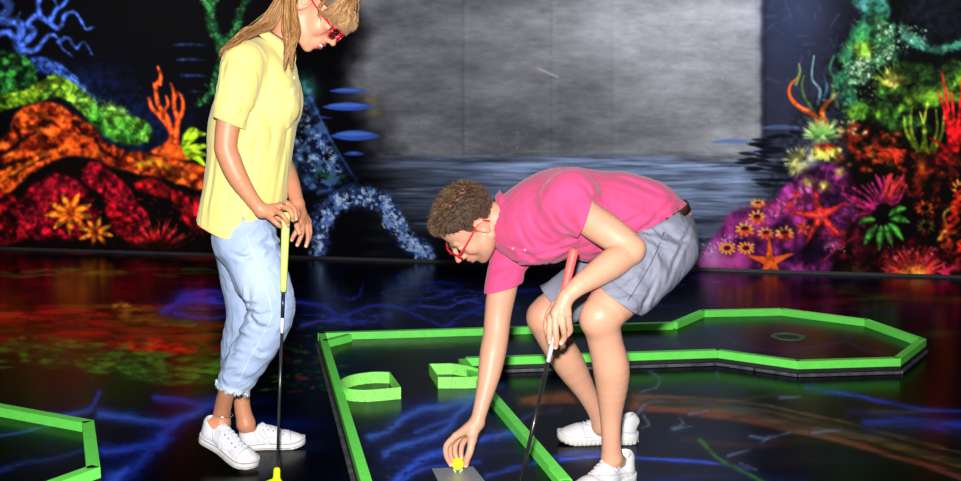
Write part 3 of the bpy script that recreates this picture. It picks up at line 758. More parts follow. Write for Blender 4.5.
    # right foreground: ochre sweeps, blue arcs
    for cx, cy, rx, ry, col, a in ((720, 404, 110, 22, (30, 28, 24), .8), (850, 432, 120, 20, (34, 30, 22), .7), (700, 440, 90, 24, (16, 24, 54), .8), (700, 386, 80, 8, (20, 30, 50), .7), (560, 400, 60, 16, (40, 32, 24), .6)):
        c.glow(cx, cy, rx, ry, col, a)
    def sweep(pts, w, a, col, N=5, sp=3.5):
        for i in range(N):
            o = (i - N / 2) * sp * R.uniform(.5, 1.2)
            q = [(x + R.uniform(-8, 8), y + o * (.4 + .6 * k / len(pts)) + R.uniform(-1, 1)) for k, (x, y) in enumerate(pts)]
            c.stroke(q, w * R.uniform(.3, 1), w * R.uniform(.2, .6), tuple(int(v * R.uniform(.6, 1.1)) for v in col), a * R.uniform(.3, .9), w * 1.6, warp=3)
    sweep([(528, 402), (560, 398), (600, 398), (650, 402), (720, 412)], 3.0, .9, (134, 90, 38), 7, 2.4)
    sweep([(622, 406), (700, 410), (780, 424), (860, 442), (980, 478)], 2.4, .9, (128, 84, 46), 7, 3.4); sweep([(640, 400), (740, 406), (830, 424), (920, 448), (1000, 470)], 1.4, .7, (112, 96, 70), 6, 4)
    sweep([(680, 404), (740, 410), (800, 428), (860, 440)], 1.2, .6, (96, 96, 90), 5, 4); sweep([(866, 411), (896, 413), (930, 413)], 2.0, .8, (130, 84, 50), 3, 1.5); sweep([(740, 400), (775, 396), (810, 398)], 1.6, .7, (84, 70, 44), 3, 2); sweep([(690, 440), (740, 446), (780, 444)], 2.4, .6, (80, 50, 34), 4, 3)
    bl = (44, 76, 200)
    band([(560, 460), (600, 456), (640, 458), (700, 462), (748, 468)], 2.2, 1, (60, 92, 210), wp=2); band([(806, 388), (850, 395), (884, 402), (930, 410), (980, 412)], 2.6, .8, bl, wp=2); band([(866, 424), (900, 422), (961, 425), (1000, 427)], 5.4, .9, (34, 64, 170), w1=5, wp=3)
    band([(850, 410), (900, 418), (961, 436)], 3, .4, (40, 60, 140)); band([(640, 482), (720, 476), (800, 482)], 7, .35, (30, 50, 120)); band([(486, 476), (530, 464), (580, 452), (620, 456)], 3, .6, (44, 70, 170), wp=2)
    for pts in ([(636, 416), (646, 404), (656, 401), (672, 404)], [(644, 416), (648, 424), (641, 428)], [(672, 428), (682, 424), (680, 418)], [(674, 429), (690, 426)], [(690, 414), (708, 410)], [(750, 436), (768, 438), (790, 432)], [(762, 442), (770, 436)], [(728, 456), (750, 450)],
                [(740, 464), (756, 470)], [(812, 432), (840, 430)], [(650, 372), (660, 380), (656, 388), (640, 392)], [(716, 372), (718, 378)], [(780, 398), (800, 397)]):
        c.stroke(pts, 1.2, .5, (128, 140, 168), .65, 1.6, warp=2); c.stroke(pts, 4, 2, (44, 50, 72), .35, 4, warp=2)
    c.stroke([(700, 440), (718, 458), (740, 470), (768, 484)], 1.4, .9, (70, 130, 56), .8, 2.0); c.stroke([(700, 440), (718, 458), (740, 470), (768, 484)], 4, 3, (30, 60, 30), .4, 4)
    streaks(640, 961, 374, 480, 60, [(22, 20, 20), (12, 14, 26), (28, 24, 20)], .4, 3, ln=(40, 120))
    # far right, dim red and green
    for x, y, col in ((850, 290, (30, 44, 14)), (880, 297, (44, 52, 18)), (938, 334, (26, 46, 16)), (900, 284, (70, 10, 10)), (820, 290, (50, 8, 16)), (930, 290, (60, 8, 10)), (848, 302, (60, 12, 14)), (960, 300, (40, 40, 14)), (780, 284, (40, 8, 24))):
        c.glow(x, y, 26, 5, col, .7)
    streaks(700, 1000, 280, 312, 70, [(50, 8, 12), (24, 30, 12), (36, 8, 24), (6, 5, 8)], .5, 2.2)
floor_art()

# ------------------------------------------------------------------ room shell
WA = np.array([G(0, 249.5)[0], G(0, 249.5)[1]]); WB = np.array([G(961, 278.2)[0], G(961, 278.2)[1]])
WD = (WB - WA) / np.linalg.norm(WB - WA)                 # direction of the back wall
WN = np.array([WD[1], -WD[0]])                            # towards the room
WALL_GAIN, FLOOR_GAIN = 1.0, 1.7

def wall_points(U, V):
    x, y, z = ray(U, V)
    # camera at origin in plan: solve t*(x,y) on the line through WA with direction WD
    t = (WA[0] * WN[0] + WA[1] * WN[1]) / (x * WN[0] + y * WN[1])
    return np.stack([x * t, y * t, CAMH + z * t], -1)

def grid_faces(H, Wd):
    i = np.arange(H * Wd).reshape(H, Wd)
    return np.stack([i[:-1, :-1], i[1:, :-1], i[1:, 1:], i[:-1, 1:]], -1).reshape(-1, 4)

def build_wall():
    pts = wall_points(W.U, W.V)
    col = lin(np.clip((W.C - .018) * 1.04, 0, 1)) * WALL_GAIN
    # bottom and top rows follow the floor and the ceiling, the outer columns run into the side walls
    z = pts[..., 2]
    z[:] = np.maximum(z, 0.0)
    pts[0, :, 2] = 3.0
    for j, s in ((0, -5.4), (-1, 5.4)):
        k = (s - WA[0]) / WD[0]
        pts[:, j, 0] = s; pts[:, j, 1] = WA[1] + WD[1] * k
        pts[1:, j, 2] = pts[1:, j + (1 if j == 0 else -1), 2]
    me = pymesh('wall_back', pts.reshape(-1, 3), grid_faces(W.H, W.W), np.clip(col, 0, .95).reshape(-1, 3))
    m = mat('mural_paint', attr='paint', rough=0.75, spec=0.06, noise=0.10, nscale=60, bump=0.25, bscale=9, stretch=(1, 1, 6), bdist=0.004)
    o = link('wall_back', me, None, m); o['kind'] = 'structure'
build_wall()

M_floor = mat('floor_paint', attr='paint', rough=0.22, spec=0.06, noise=0.12, nscale=30, bump=0.08, bscale=25, bdist=0.002)
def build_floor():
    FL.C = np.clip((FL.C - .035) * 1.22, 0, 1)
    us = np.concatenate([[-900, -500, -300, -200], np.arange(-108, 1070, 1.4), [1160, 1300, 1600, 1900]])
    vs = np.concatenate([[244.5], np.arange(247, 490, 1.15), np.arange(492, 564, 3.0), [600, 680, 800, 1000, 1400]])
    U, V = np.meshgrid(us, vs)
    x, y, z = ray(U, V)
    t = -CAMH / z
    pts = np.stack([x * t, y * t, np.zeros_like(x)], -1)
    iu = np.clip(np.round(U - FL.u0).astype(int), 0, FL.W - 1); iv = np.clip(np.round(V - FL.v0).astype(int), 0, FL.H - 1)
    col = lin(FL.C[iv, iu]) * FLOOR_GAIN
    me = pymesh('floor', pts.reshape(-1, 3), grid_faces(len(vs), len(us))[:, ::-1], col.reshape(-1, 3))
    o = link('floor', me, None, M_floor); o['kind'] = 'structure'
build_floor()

M_black = mat('black_wall_paint', (0.008, 0.008, 0.011), rough=0.85, spec=0.15, noise=.3, nscale=5)
def struct(name, b):
    bm = bmesh.new(); box_bm(bm, *b)
    o = bm_obj(name, bm, M_black); o['kind'] = 'structure'
struct('ceiling', (-5.6, 5.6, -1.6, 9.2, 3.0, 3.1))
struct('wall_left', (-5.6, -5.4, -1.6, 9.2, 0, 3.0))
struct('wall_right', (5.4, 5.6, -1.6, 9.2, 0, 3.0))
struct('wall_front', (-5.6, 5.6, -1.8, -1.6, 0, 3.0))
def skirting():
    a = WA - WD * 1.4; b = WB + WD * 1.9
    bm = bmesh.new()
    vs = []
    for p in (a, b):
        for off, z in ((0.0, 0), (0.012, 0), (0.012, 0.022), (0.0, 0.022)):
            q = p + WN * off * (1 if (WN[1] < 0) else -1)
            vs.append(bm.verts.new((q[0], q[1], z)))
    for k in range(4):
        bm.faces.new([vs[k], vs[(k + 1) % 4], vs[4 + (k + 1) % 4], vs[4 + k]])
    o = bm_obj('baseboard_back', bm, mat('baseboard_paint', (0.011, 0.010, 0.013), rough=.5, noise=.4, nscale=8)); o['kind'] = 'structure'
skirting()

# ------------------------------------------------------------------ minigolf lanes
M_green = mat('green_rail_paint', L3(116, 244, 94), rough=0.42, spec=0.4, noise=0.07, nscale=30, bump=.1, bscale=60)
M_obst = mat('speckled_green_plate', L3(150, 248, 112), rough=0.45, spec=0.35, noise=0.05, nscale=20, speck=(95, 0.17, L3(60, 60, 40)))
M_steel = mat('scuffed_steel', (0.12, 0.125, 0.14), rough=0.5, metal=0.5, noise=0.7, nscale=30)
M_dark = mat('black_rubber', (0.012, 0.012, 0.014), rough=0.6)
BED_Z, TOP_Z, RW = 0.036, 0.073, 0.036

def bar(name, a, b, m, parent, w=RW, z0=BED_Z, z1=TOP_Z, ext=0.0, hollow=False):
    """rail of square tube whose outer upper edge runs from a to b; b is right of a seen from outside"""
    a = np.array(a[:2]); b = np.array(b[:2])
    d = (b - a); L = np.linalg.norm(d); d /= L
    nrm = np.array([-d[1], d[0]])
    a2 = a - d * ext; b2 = b + d * ext
    bm = bmesh.new()
    q = [a2, b2, b2 + nrm * w, a2 + nrm * w]
    lo = [bm.verts.new((p[0], p[1], z0)) for p in q]; hi = [bm.verts.new((p[0], p[1], z1)) for p in q]
    for i in range(4):
        if hollow and i == 1: continue
        bm.faces.new([lo[i], lo[(i + 1) % 4], hi[(i + 1) % 4], hi[i]])
    bm.faces.new(lo[::-1]); bm.faces.new(hi)
    if hollow:
        t = 0.004
        c0 = b2 + nrm * t; c1 = b2 + nrm * (w - t)
        f = [bm.verts.new((c0[0], c0[1], z0 + t)), bm.verts.new((c1[0], c1[1], z0 + t)), bm.verts.new((c1[0], c1[1], z1 - t)), bm.verts.new((c0[0], c0[1], z1 - t))]
        e = [lo[1], lo[2], hi[2], hi[1]]
        g = [bm.verts.new((v.co.x - d[0] * .12, v.co.y - d[1] * .12, v.co.z)) for v in f]
        for i in range(4):
            bm.faces.new([e[i], e[(i + 1) % 4], f[(i + 1) % 4], f[i]])
            bm.faces.new([f[i], f[(i + 1) % 4], g[(i + 1) % 4], g[i]])
        bm.faces.new(g)
        return bm_obj(name, bm, m, parent)
    return bm_obj(name, bm, m, parent, bevel=0.0015)

def inpoly(X, Y, poly):
    ins = np.zeros(X.shape, bool)
    for i in range(len(poly)):
        ax, ay = poly[i][:2]; bx, by = poly[(i + 1) % len(poly)][:2]
        if ay != by: ins ^= ((ay > Y) != (by > Y)) & (X < (bx - ax) * (Y - ay) / (by - ay) + ax)
    return ins

def bed(outline, ub, vb, parent):
    """painted lane bed: fine grid cut by the lane outline plus its skirt"""
    us = np.arange(*ub, 1.4); vs = np.arange(*vb, 1.15)
    U, V = np.meshgrid(us, vs)
    x, y, z = ray(U, V); t = (BED_Z - CAMH) / z
    pts = np.stack([x * t, y * t, np.full_like(x, BED_Z)], -1)
    iu = np.clip(np.round(U - FL.u0).astype(int), 0, FL.W - 1); iv = np.clip(np.round(V - FL.v0).astype(int), 0, FL.H - 1)
    col = lin(FL.C[iv, iu]) * FLOOR_GAIN
    fc = grid_faces(len(vs), len(us))[:, ::-1]
    cen = pts.reshape(-1, 3)[fc].mean(1)
    fc = fc[inpoly(cen[:, 0], cen[:, 1], outline)]
    used, inv = np.unique(fc, return_inverse=True)
    me = pymesh('bed', pts.reshape(-1, 3)[used], inv.reshape(-1, 4), col.reshape(-1, 3)[used])
    return link('bed', me, parent, mat('lane_bed_paint', attr='paint', rough=0.24, spec=0.12, noise=.15, nscale=40, bump=.1, bscale=30))

def skirt(pts, parent, name='steel_edge', off=0.012, z0=0.004, z1=0.017, m=None, w=.012, **k):
    for a, b in zip(pts[:-1], pts[1:]):
        a = np.array(a[:2]); b = np.array(b[:2]); d = (b - a) / np.linalg.norm(b - a); n = np.array([-d[1], d[0]])
        bar(name, a - n * off, b - n * off, m or M_steel, parent, w=w, z0=z0, z1=z1, **k)

def main_lane():
    tz = TOP_Z
    corner = [G(318, 332.0, tz), G(671.5, 321.5, tz), G(700, 309.6, tz), G(782, 308, tz), G(869, 319, tz), G(926.5, 339, tz),
              G(901, 358.5, tz), G(798, 361.5, tz), G(717.5, 350.5, tz)]
    inner = G(466, 358.5, tz)
    end_r = G(571, 478.5, tz)
    left_top = G(318, 332.0, tz); left_end = G(372, 520, tz)
    t = thing('minigolf_lane', (0.0, 4.4, 0), 'long minigolf lane with bright green rails and an octagonal end, under the crouching man', 'minigolf lane')
    out = corner + [inner]
    ring = corner
    # outside is on the right hand of a->b when walking clockwise from above; bar() adds width to the left
    seq = corner + [inner, end_r]
    for i in range(len(seq) - 1):
        a, b = seq[i], seq[i + 1]
        if i == 0:
            # far rail in three butt-jointed lengths
            ks = (0, .29, .66, 1.0)
            for k0, k1 in zip(ks[:-1], ks[1:]):
                bar('border_rail', b + (a - b) * (1 - k0), b + (a - b) * (1 - k1), M_green, t, w=-RW)
        else:
            bar('border_rail', a, b, M_green, t, w=-RW, hollow=(i == len(seq) - 2))
    bar('border_rail', left_top, left_end, M_green, t, w=RW)
    # diagonal bumper in the far left corner
    p0 = G(326, 341, tz); p1 = G(352, 334.5, tz)
    bar('corner_bumper', p0, p1, M_green, t, w=RW)
    outline = [left_top] + corner[1:] + [inner, end_r, G(528, 560, BED_Z), G(380, 560, BED_Z)]
    bed(outline, (300, 940), (300, 540), t)
    # dark chassis under the bed, set in a little, and the scuffed steel edge strip
    def chassis(pp):
        for a, b in zip(pp[:-1], pp[1:]):
            bar('chassis_beam', a, b, M_dark, t, w=-0.03, z0=0.017, z1=BED_Z - .0005)
    rightside = corner[4:] + [inner, end_r]
    chassis(rightside); chassis([corner[0]] + corner[1:5])
    bar('chassis_beam', left_top, left_end, M_dark, t, w=.03, z0=.017, z1=BED_Z - .0005)
    for a, b in zip(corner[5:], corner[6:] + [inner]):
        bar('steel_edge', a, b, M_steel, t, w=0.012, z0=0.002, z1=0.016)
    bar('steel_edge', left_top, left_end, M_steel, t, w=-0.016, z0=0.002, z1=0.014)
    for u, v in ((674, 366), (757, 371.5), (847, 374)):
        g = G(u, v, 0)
        V_, F_ = [], []
        for dx in (-.012, .012):
            tube(V_, F_, [(g[0] + dx, g[1], 0.0), (g[0] + dx, g[1], .022)], [.006, .006], 8)
        quads_obj('levelling_foot', V_, F_, M_dark, t)
    # the hole
    c = G(788, 337, BED_Z)
    V_, F_ = [], []
    n = 40
    for r, z in ((0.088, BED_Z + .0008), (0.086, BED_Z + .0045), (0.062, BED_Z + .0045), (0.058, BED_Z + .001)):
        for k in range(n):
            V_.append((c[0] + r * math.cos(6.2832 * k / n), c[1] + r * math.sin(6.2832 * k / n), z))
    for j in range(3):
        for k in range(n):
            F_.append((j*n+k, j*n+(k+1)%n, (j+1)*n+(k+1)%n, (j+1)*n+k))
    quads_obj('cup_ring', V_, F_, mat('cup_ring_paint', L3(60, 96, 56), rough=.5, noise=.3, nscale=90), t, False)
    V_, F_ = [], []
    for r, z in ((0.058, BED_Z + .0012), (0.056, BED_Z + .0008), (0.03, BED_Z + .0008), (0.0, BED_Z + .0008)):
        for k in range(n):
            V_.append((c[0] + r * math.cos(6.2832 * k / n), c[1] + r * math.sin(6.2832 * k / n), z))
    for j in range(3):
        for k in range(n):
            F_.append((j*n+k, j*n+(k+1)%n, (j+1)*n+(k+1)%n, (j+1)*n+k))
    quads_obj('cup', V_, F_, M_dark, t, False)
    return t
main_lane()

def side_lane():
    t = thing('minigolf_lane', (-1.9, 3.6, 0), 'corner of a second minigolf lane at the left edge of the photo', 'minigolf lane')
    tz = TOP_Z
    p = [G(-70, 390, tz), G(2, 403.5, tz), G(94, 420, tz), G(100.5, 467, tz), G(20, 496, tz), G(-90, 500, tz)]
    for i in range(len(p) - 1):
        bar('border_rail', p[i], p[i + 1], M_green, t, w=-0.044)
    bed(p, (-80, 110), (385, 515), t)
    for a, b in zip(p[:-1], p[1:]):
        bar('chassis_beam', a, b, M_dark, t, w=-0.03, z0=0.0, z1=BED_Z - .0005)
side_lane()

def obstacle(pts, label, nm='funnel_obstacle', h=0.05, th=0.006):
    """thin bent plate standing on the lane bed; pts traced along its lower edge"""
    q = [G(u, v, BED_Z)[:2] for u, v in pts]
    q = np.array(q); n = len(q)
    c = q.mean(0)
    bm = bmesh.new()
    rings = []
    for off, z in ((0, BED_Z + .0003), (0, BED_Z + h), (th, BED_Z + h), (th, BED_Z + .0003)):
        r = []
        for i in range(n):
            d0 = q[i] - q[i - 1]; d1 = q[(i + 1) % n] - q[i]
            d = d0 / np.linalg.norm(d0) + d1 / np.linalg.norm(d1); d /= np.linalg.norm(d)
            nn = np.array([-d[1], d[0]])
            if nn.dot(c - q[i]) < 0: nn = -nn
            p = q[i] + nn * off
            r.append(bm.verts.new((p[0], p[1], z)))
        rings.append(r)
    for j in range(4):
        a, b = rings[j], rings[(j + 1) % 4]
        for i in range(n):
            bm.faces.new([a[i], a[(i + 1) % n], b[(i + 1) % n], b[i]])
    o = bm_obj(nm, bm, M_obst)
    return tag(o, label, 'minigolf obstacle', 'green funnel obstacles on the lane')
def curve_then(ptsc, rest, n=5):
    return [tuple(p) for p in catmull(ptsc, n)] + list(rest)
obstacle(curve_then([(390, 383), (372, 383), (352, 386), (341.5, 391), (341, 396), (348, 400.5), (364, 402), (380, 401)], [(401, 399)]),
         'speckled green D-shaped obstacle with its round end left, nearer the left rail')
obstacle(curve_then([(438, 388.5), (456, 388.5), (474, 388), (484, 385.5), (482, 381), (470, 377), (452, 374)], [(429, 374.5)]),
         'speckled green D-shaped obstacle with its straight end left, partly behind the reaching arm')

def tee():
    a, b, c_, d = G(432, 469.5, BED_Z), G(473, 467.5, BED_Z), G(496, 496, BED_Z), G(446, 499, BED_Z)
    bm = bmesh.new()
    lo = [bm.verts.new((p[0], p[1], BED_Z + .0004)) for p in (a, b, c_, d)]; hi = [bm.verts.new((p[0], p[1], BED_Z + .004)) for p in (a, b, c_, d)]
    for i in range(4): bm.faces.new([lo[i], lo[(i+1)%4], hi[(i+1)%4], hi[i]])
    bm.faces.new(hi); bm.faces.new(lo[::-1])
    t = thing('tee_plate', (a + c_) / 2, 'grey metal tee plate lying on the lane under the yellow ball', 'tee plate')
    bm_obj('plate', bm, mat('brushed_tee_plate', (0.30, 0.31, 0.33), rough=.42, metal=.35, noise=.15, nscale=80), t)
    g = G(458, 471, BED_Z + .004)
    for k in range(5):
        w = 2 * math.pi * k / 5 + .3
        V_, F_ = [], []
        x, y = g[0] + math.cos(w) * .014, g[1] + math.sin(w) * .014
        tube(V_, F_, [(x, y, BED_Z + .004), (x, y, BED_Z + .010)], [.0035, .0022], 8)
        quads_obj('ball_stud', V_, F_, mat('glow_tinted_stud', L3(190, 240, 190), rough=.3), t)  # pale green puts the ball's reflected glow into the stud colour
    bz = BED_Z + .008 + .0205
    bm = bmesh.new()
    bmesh.ops.create_icosphere(bm, subdivisions=5, radius=.0213)
    # shallow dimples
    gr = [Vector((math.cos(2.39996 * i) * math.sqrt(1 - (1 - 2 * (i + .5) / 220) ** 2), math.sin(2.39996 * i) * math.sqrt(1 - (1 - 2 * (i + .5) / 220) ** 2), 1 - 2 * (i + .5) / 220)) for i in range(220)]
    A = np.array([v.co.normalized()[:] for v in bm.verts]); D = (A @ np.array([x[:] for x in gr]).T).max(1)
    for v, q in zip(bm.verts, D):
        ang = math.acos(min(1, q)); v.co *= 1 - .012 * max(0, 1 - (ang / .075) ** 2)
    o = bm_obj('golf_ball', bm, mat('neon_yellow_ball', L3(236, 240, 30), rough=.35, spec=.5, sss=.0), None, True)
    o.location = (g[0], g[1], bz)
    tag(o, 'neon yellow golf ball held in the crouching man\'s fingertips on the tee plate', 'golf ball')
    return g, bz
BALL, BALLZ = tee()
# ------------------------------------------------------------------ implicit surfaces: figures and clothes grown as one skin
BIG = 1e3
def smin(a, b, k):
    if k <= 0: return np.minimum(a, b)
    h = np.maximum(k - np.abs(a - b), 0) / k
    return np.minimum(a, b) - h * h * k * 0.25

def px(r, Y): return r * Y * 1.02 / F

class Shape:
    def __init__(s): s.groups = []; s.post = []
    def group(s, k=0.01, join=0.008):
        s.groups.append(dict(k=k, join=join, prims=[])); return s
    def _add(s, fn, lo, hi, op='add', k=None):
        s.groups[-1]['prims'].append((fn, np.asarray(lo) - .0, np.asarray(hi), op, k))
        return s
    def cap(s, a, b, ra, rb=None, flat=None, op='add', k=None):
        a = np.asarray(a, float); b = np.asarray(b, float); rb = ra if rb is None else rb
        ab = b - a; L2 = ab.dot(ab) + 1e-12
        R = max(ra, rb) * (flat[1] if flat else 1)
        if flat:
            w = np.asarray(flat[0], float); w = w / np.linalg.norm(w); q = 1 - 1 / flat[1]
        def fn(p):
            d = p - a
            t = np.clip((d @ ab) / L2, 0, 1)
            e = d - t[..., None] * ab
            if flat:
                e = e - (e @ w)[..., None] * w * q
            return np.sqrt((e * e).sum(-1)) - (ra + (rb - ra) * t)
        return s._add(fn, np.minimum(a, b) - R, np.maximum(a, b) + R, op, k)
    def ell(s, c, r, M=None, op='add', k=None):
        c = np.asarray(c, float); r = np.asarray(r, float)
        M = np.eye(3) if M is None else np.asarray(M, float)
        R = r.max()
        def fn(p):
            q = (p - c) @ M
            k0 = np.sqrt(((q / r) ** 2).sum(-1)); k1 = np.sqrt(((q / (r * r)) ** 2).sum(-1)) + 1e-9
            return k0 * (k0 - 1) / k1
        return s._add(fn, c - R, c + R, op, k)
    def chain(s, pts, flat=None, k=None, n=3, op='add'):
        """one smooth tapering limb through all the joints"""
        A = np.array([[*p, r] for p, r in pts], float)
        A = catmull(A, n) if len(A) > 2 else A
        P_, Rr = A[:, :3], A[:, 3]
        if flat:
            w = unit(flat[0]); q = 1 - 1 / flat[1]
        ff = flat[1] if flat else 1
        segs = []
        for a, b, ra, rb in zip(P_[:-1], P_[1:], Rr[:-1], Rr[1:]):
            ab = b - a; c_ = ab - w * w.dot(ab) * q if flat else ab
            mr = max(ra, rb) * ff + .035
            segs.append((a, ab, ab.dot(ab) + 1e-12, c_, c_.dot(c_), ra, rb, np.minimum(a, b) - mr, np.maximum(a, b) + mr))
        def fn(p):
            lo, hi = p.min(1), p.max(1)
            out = np.full(p.shape[:2], BIG)
            for a, ab, L2, c_, C2, ra, rb, s0, s1 in segs:
                m = ((hi > s0) & (lo < s1)).all(1)
                if not m.any(): continue
                d = p[m] - a
                x, y, z = d[..., 0], d[..., 1], d[..., 2]
                t = np.clip((x * ab[0] + y * ab[1] + z * ab[2]) / L2, 0, 1)
                if flat:
                    k_ = (x * w[0] + y * w[1] + z * w[2]) * q
                    x, y, z = x - k_ * w[0], y - k_ * w[1], z - k_ * w[2]
                e2 = x * x + y * y + z * z - 2 * t * (x * c_[0] + y * c_[1] + z * c_[2]) + t * t * C2
                v = np.sqrt(np.maximum(e2, 0)) - (ra + (rb - ra) * t)
                out[m] = np.minimum(out[m], v)
            return out
        R = Rr.max() * (flat[1] if flat else 1)
        return s._add(fn, P_.min(0) - R, P_.max(0) + R, op, k)
    def __call__(s, p):
        """p: (nblocks, m, 3) or (n, 3)"""
        flatin = p.ndim == 2
        if flatin: p = p[:, None, :]
        lo = p.min(1); hi = p.max(1)
        D = np.full(p.shape[:2], BIG)
        for g in s.groups:
            gd = np.full(p.shape[:2], BIG); touched = np.zeros(len(p), bool)
            for fn, a, b, op, k in g['prims']:
                m = ((hi > a - .035) & (lo < b + .035)).all(1)
                if not m.any(): continue
                d = fn(p[m])
                kk = g['k'] if k is None else k
                if op == 'add': gd[m] = smin(gd[m], d, kk); touched |= m
                else: gd[m] = -smin(-gd[m], d, kk)
            if g.get('sub'):
                D[touched] = -smin(-D[touched], gd[touched], g['join'])
            else:
                D[touched] = smin(D[touched], gd[touched], g['join'])
        for f in s.post: D = f(p, D)
        return D[:, 0] if flatin else D

def polygonise(fn, lo, hi, h):
    lo = np.asarray(lo, float); hi = np.asarray(hi, float)
    B = 8
    nb = np.ceil((hi - lo) / (h * B)).astype(int)
    I = np.stack(np.meshgrid(*[np.arange(n) for n in nb], indexing='ij'), -1).reshape(-1, 3)
    cen = lo + (I + .5) * B * h
    dc = np.concatenate([fn(c) for c in np.array_split(cen, max(1, len(cen) // 20000))])
    act = np.abs(dc) < B * h * 0.9 + 0.010
    D = np.where(dc < 0, -1.0, 1.0).reshape(nb).astype(np.float32)
    D = D.repeat(B, 0).repeat(B, 1).repeat(B, 2)
    loc = np.stack(np.meshgrid(*[np.arange(B)] * 3, indexing='ij'), -1).reshape(-1, 3)
    Ia = I[act]
    for ch in np.array_split(np.arange(len(Ia)), max(1, len(Ia) // 800)):
        if len(ch) == 0: continue
        idx = Ia[ch][:, None, :] * B + loc[None]
        D[idx[..., 0], idx[..., 1], idx[..., 2]] = fn(lo + idx * h)
    ins = D < 0
    S = np.array(D.shape); st = np.array([S[1] * S[2], S[2], 1])
    cells, pos, quads = [], [], []
    base = 0
    for ax in range(3):
        sl0 = [slice(None)] * 3; sl1 = [slice(None)] * 3
        sl0[ax] = slice(0, -1); sl1[ax] = slice(1, None)
        a = ins[tuple(sl0)]; b = ins[tuple(sl1)]
        e = np.argwhere(a != b)
        o1, o2 = [i for i in range(3) if i != ax]
        ok = (e[:, o1] > 0) & (e[:, o2] > 0) & (e[:, o1] < S[o1] - 1) & (e[:, o2] < S[o2] - 1)
        e = e[ok]
        if len(e) == 0: continue
        e2 = e.copy(); e2[:, ax] += 1
        d0 = D[e[:, 0], e[:, 1], e[:, 2]].astype(float); d1 = D[e2[:, 0], e2[:, 1], e2[:, 2]].astype(float)
        t = np.clip(d0 / (d0 - d1), 0.02, .98)
        pt = e.astype(float); pt[:, ax] += t
        fl = d0 < 0
        q = []
        for s1, s2 in ((-1, -1), (0, -1), (0, 0), (-1, 0)):
            c = e.copy(); c[:, o1] += s1; c[:, o2] += s2
            q.append(c @ st)
        q = np.stack(q, 1)
        if ax == 1: fl = ~fl
        q[~fl] = q[~fl][:, ::-1]
        quads.append(q); cells.append(q.ravel()); pos.append(np.repeat(pt, 4, 0))
    q = np.concatenate(quads)
    cl = np.concatenate(cells); ps = np.concatenate(pos)
    u, inv = np.unique(cl, return_inverse=True)
    inv = inv.ravel()
    cnt = np.bincount(inv)
    V = np.stack([np.bincount(inv, ps[:, i]) / cnt for i in range(3)], 1)
    return lo + V * h, inv.reshape(-1, 4)

def smooth_verts(V, Fc, it=1, lam=.5):
    n = len(V)
    a = Fc.ravel(); b = np.roll(Fc, -1, 1).ravel(); c = np.roll(Fc, 1, 1).ravel()
    cnt = np.bincount(a, minlength=n) * 2.0
    for _ in range(it):
        S = np.stack([np.bincount(a, V[b, i], n) + np.bincount(a, V[c, i], n) for i in range(3)], 1) / np.maximum(cnt, 1)[:, None]
        V = V + lam * (S - V)
    return V

def grow(name, fn, lo, hi, h, m, parent, colfn=None, smooth=1):
    V, Fc = polygonise(fn, lo, hi, h)
    if smooth: V = smooth_verts(V, Fc, smooth, .4)
    me = pymesh(name, V, Fc, None if colfn is None else colfn(V))
    return link(name, me, parent, m, True)

def shell(base, th, cuts, extra=None):
    """cloth of thickness th: the base solid, hollowed and cut open where cuts(p) > 0"""
    def fn(p):
        d = base(p)
        if extra is not None: d = d + extra(p)
        d = np.maximum(d, -(d + th))
        return np.maximum(d, cuts(p))
    return fn

def hit(fn, u, v, Y0=2.9, Y1=4.6):
    """first point of a solid along the sight line of a spot measured on the photograph"""
    r = np.array(ray(u, v)); r = r / r[1]
    Ys = np.arange(Y0, Y1, .004)
    p = np.array([0, 0, CAMH]) + Ys[:, None] * r
    d = fn(p)
    k = np.nonzero(d < 0)[0]
    return p[k[0]] if len(k) else None

def n3(p, f, seed=0):
    x, y, z = p[..., 0] * f, p[..., 1] * f, p[..., 2] * f
    return vnoise(x + 7 * np.sin(y * .7), z + 3 * np.cos(y * .9), seed) - .5

def unit(v):
    v = np.asarray(v, float); return v / np.linalg.norm(v)

def crease_lines(Yd, lines, amp):
    out = []
    for ln in lines:
        q = [P(u, v, Yd) for u, v in catmull(ln, 3)]
        out.append((np.array([[a[0], a[2]] for a in q]), amp))
    return out

def creases(p, lines, ymax):
    """grooves pressed into the side of a garment that faces the lens"""
    x, z = p[..., 0], p[..., 2]
    f = np.zeros(x.shape)
    near = (p[..., 1].min(-1) < ymax) if p.ndim == 3 else None
    for pts, amp in lines:
        lo = pts.min(0) - .035; hi = pts.max(0) + .035
        if p.ndim == 3:
            m = near & (x.max(1) > lo[0]) & (x.min(1) < hi[0]) & (z.max(1) > lo[1]) & (z.min(1) < hi[1])
        else: m = np.ones(len(x), bool)
        if not m.any(): continue
        X, Z = x[m], z[m]; best = np.full(X.shape, 9.0); tt = np.zeros(X.shape); n = len(pts) - 1
        for i in range(n):
            ax, az = pts[i]; ex, ez = pts[i + 1] - pts[i]
            t = np.clip(((X - ax) * ex + (Z - az) * ez) / (ex * ex + ez * ez + 1e-12), 0, 1)
            d = np.hypot(X - ax - t * ex, Z - az - t * ez)
            k = d < best; best = np.where(k, d, best); tt = np.where(k, (i + t) / n, tt)
        w = np.sin(np.pi * np.clip(tt, .03, .97)) ** .7
        s_ = .0075
        fade = np.clip((ymax - p[m][..., 1]) / .06, 0, 1)
        f[m] += amp * w * fade * (np.exp(-(best / s_) ** 2) - .75 * np.exp(-((best - 2.0 * s_) / (1.3 * s_)) ** 2))
    return f

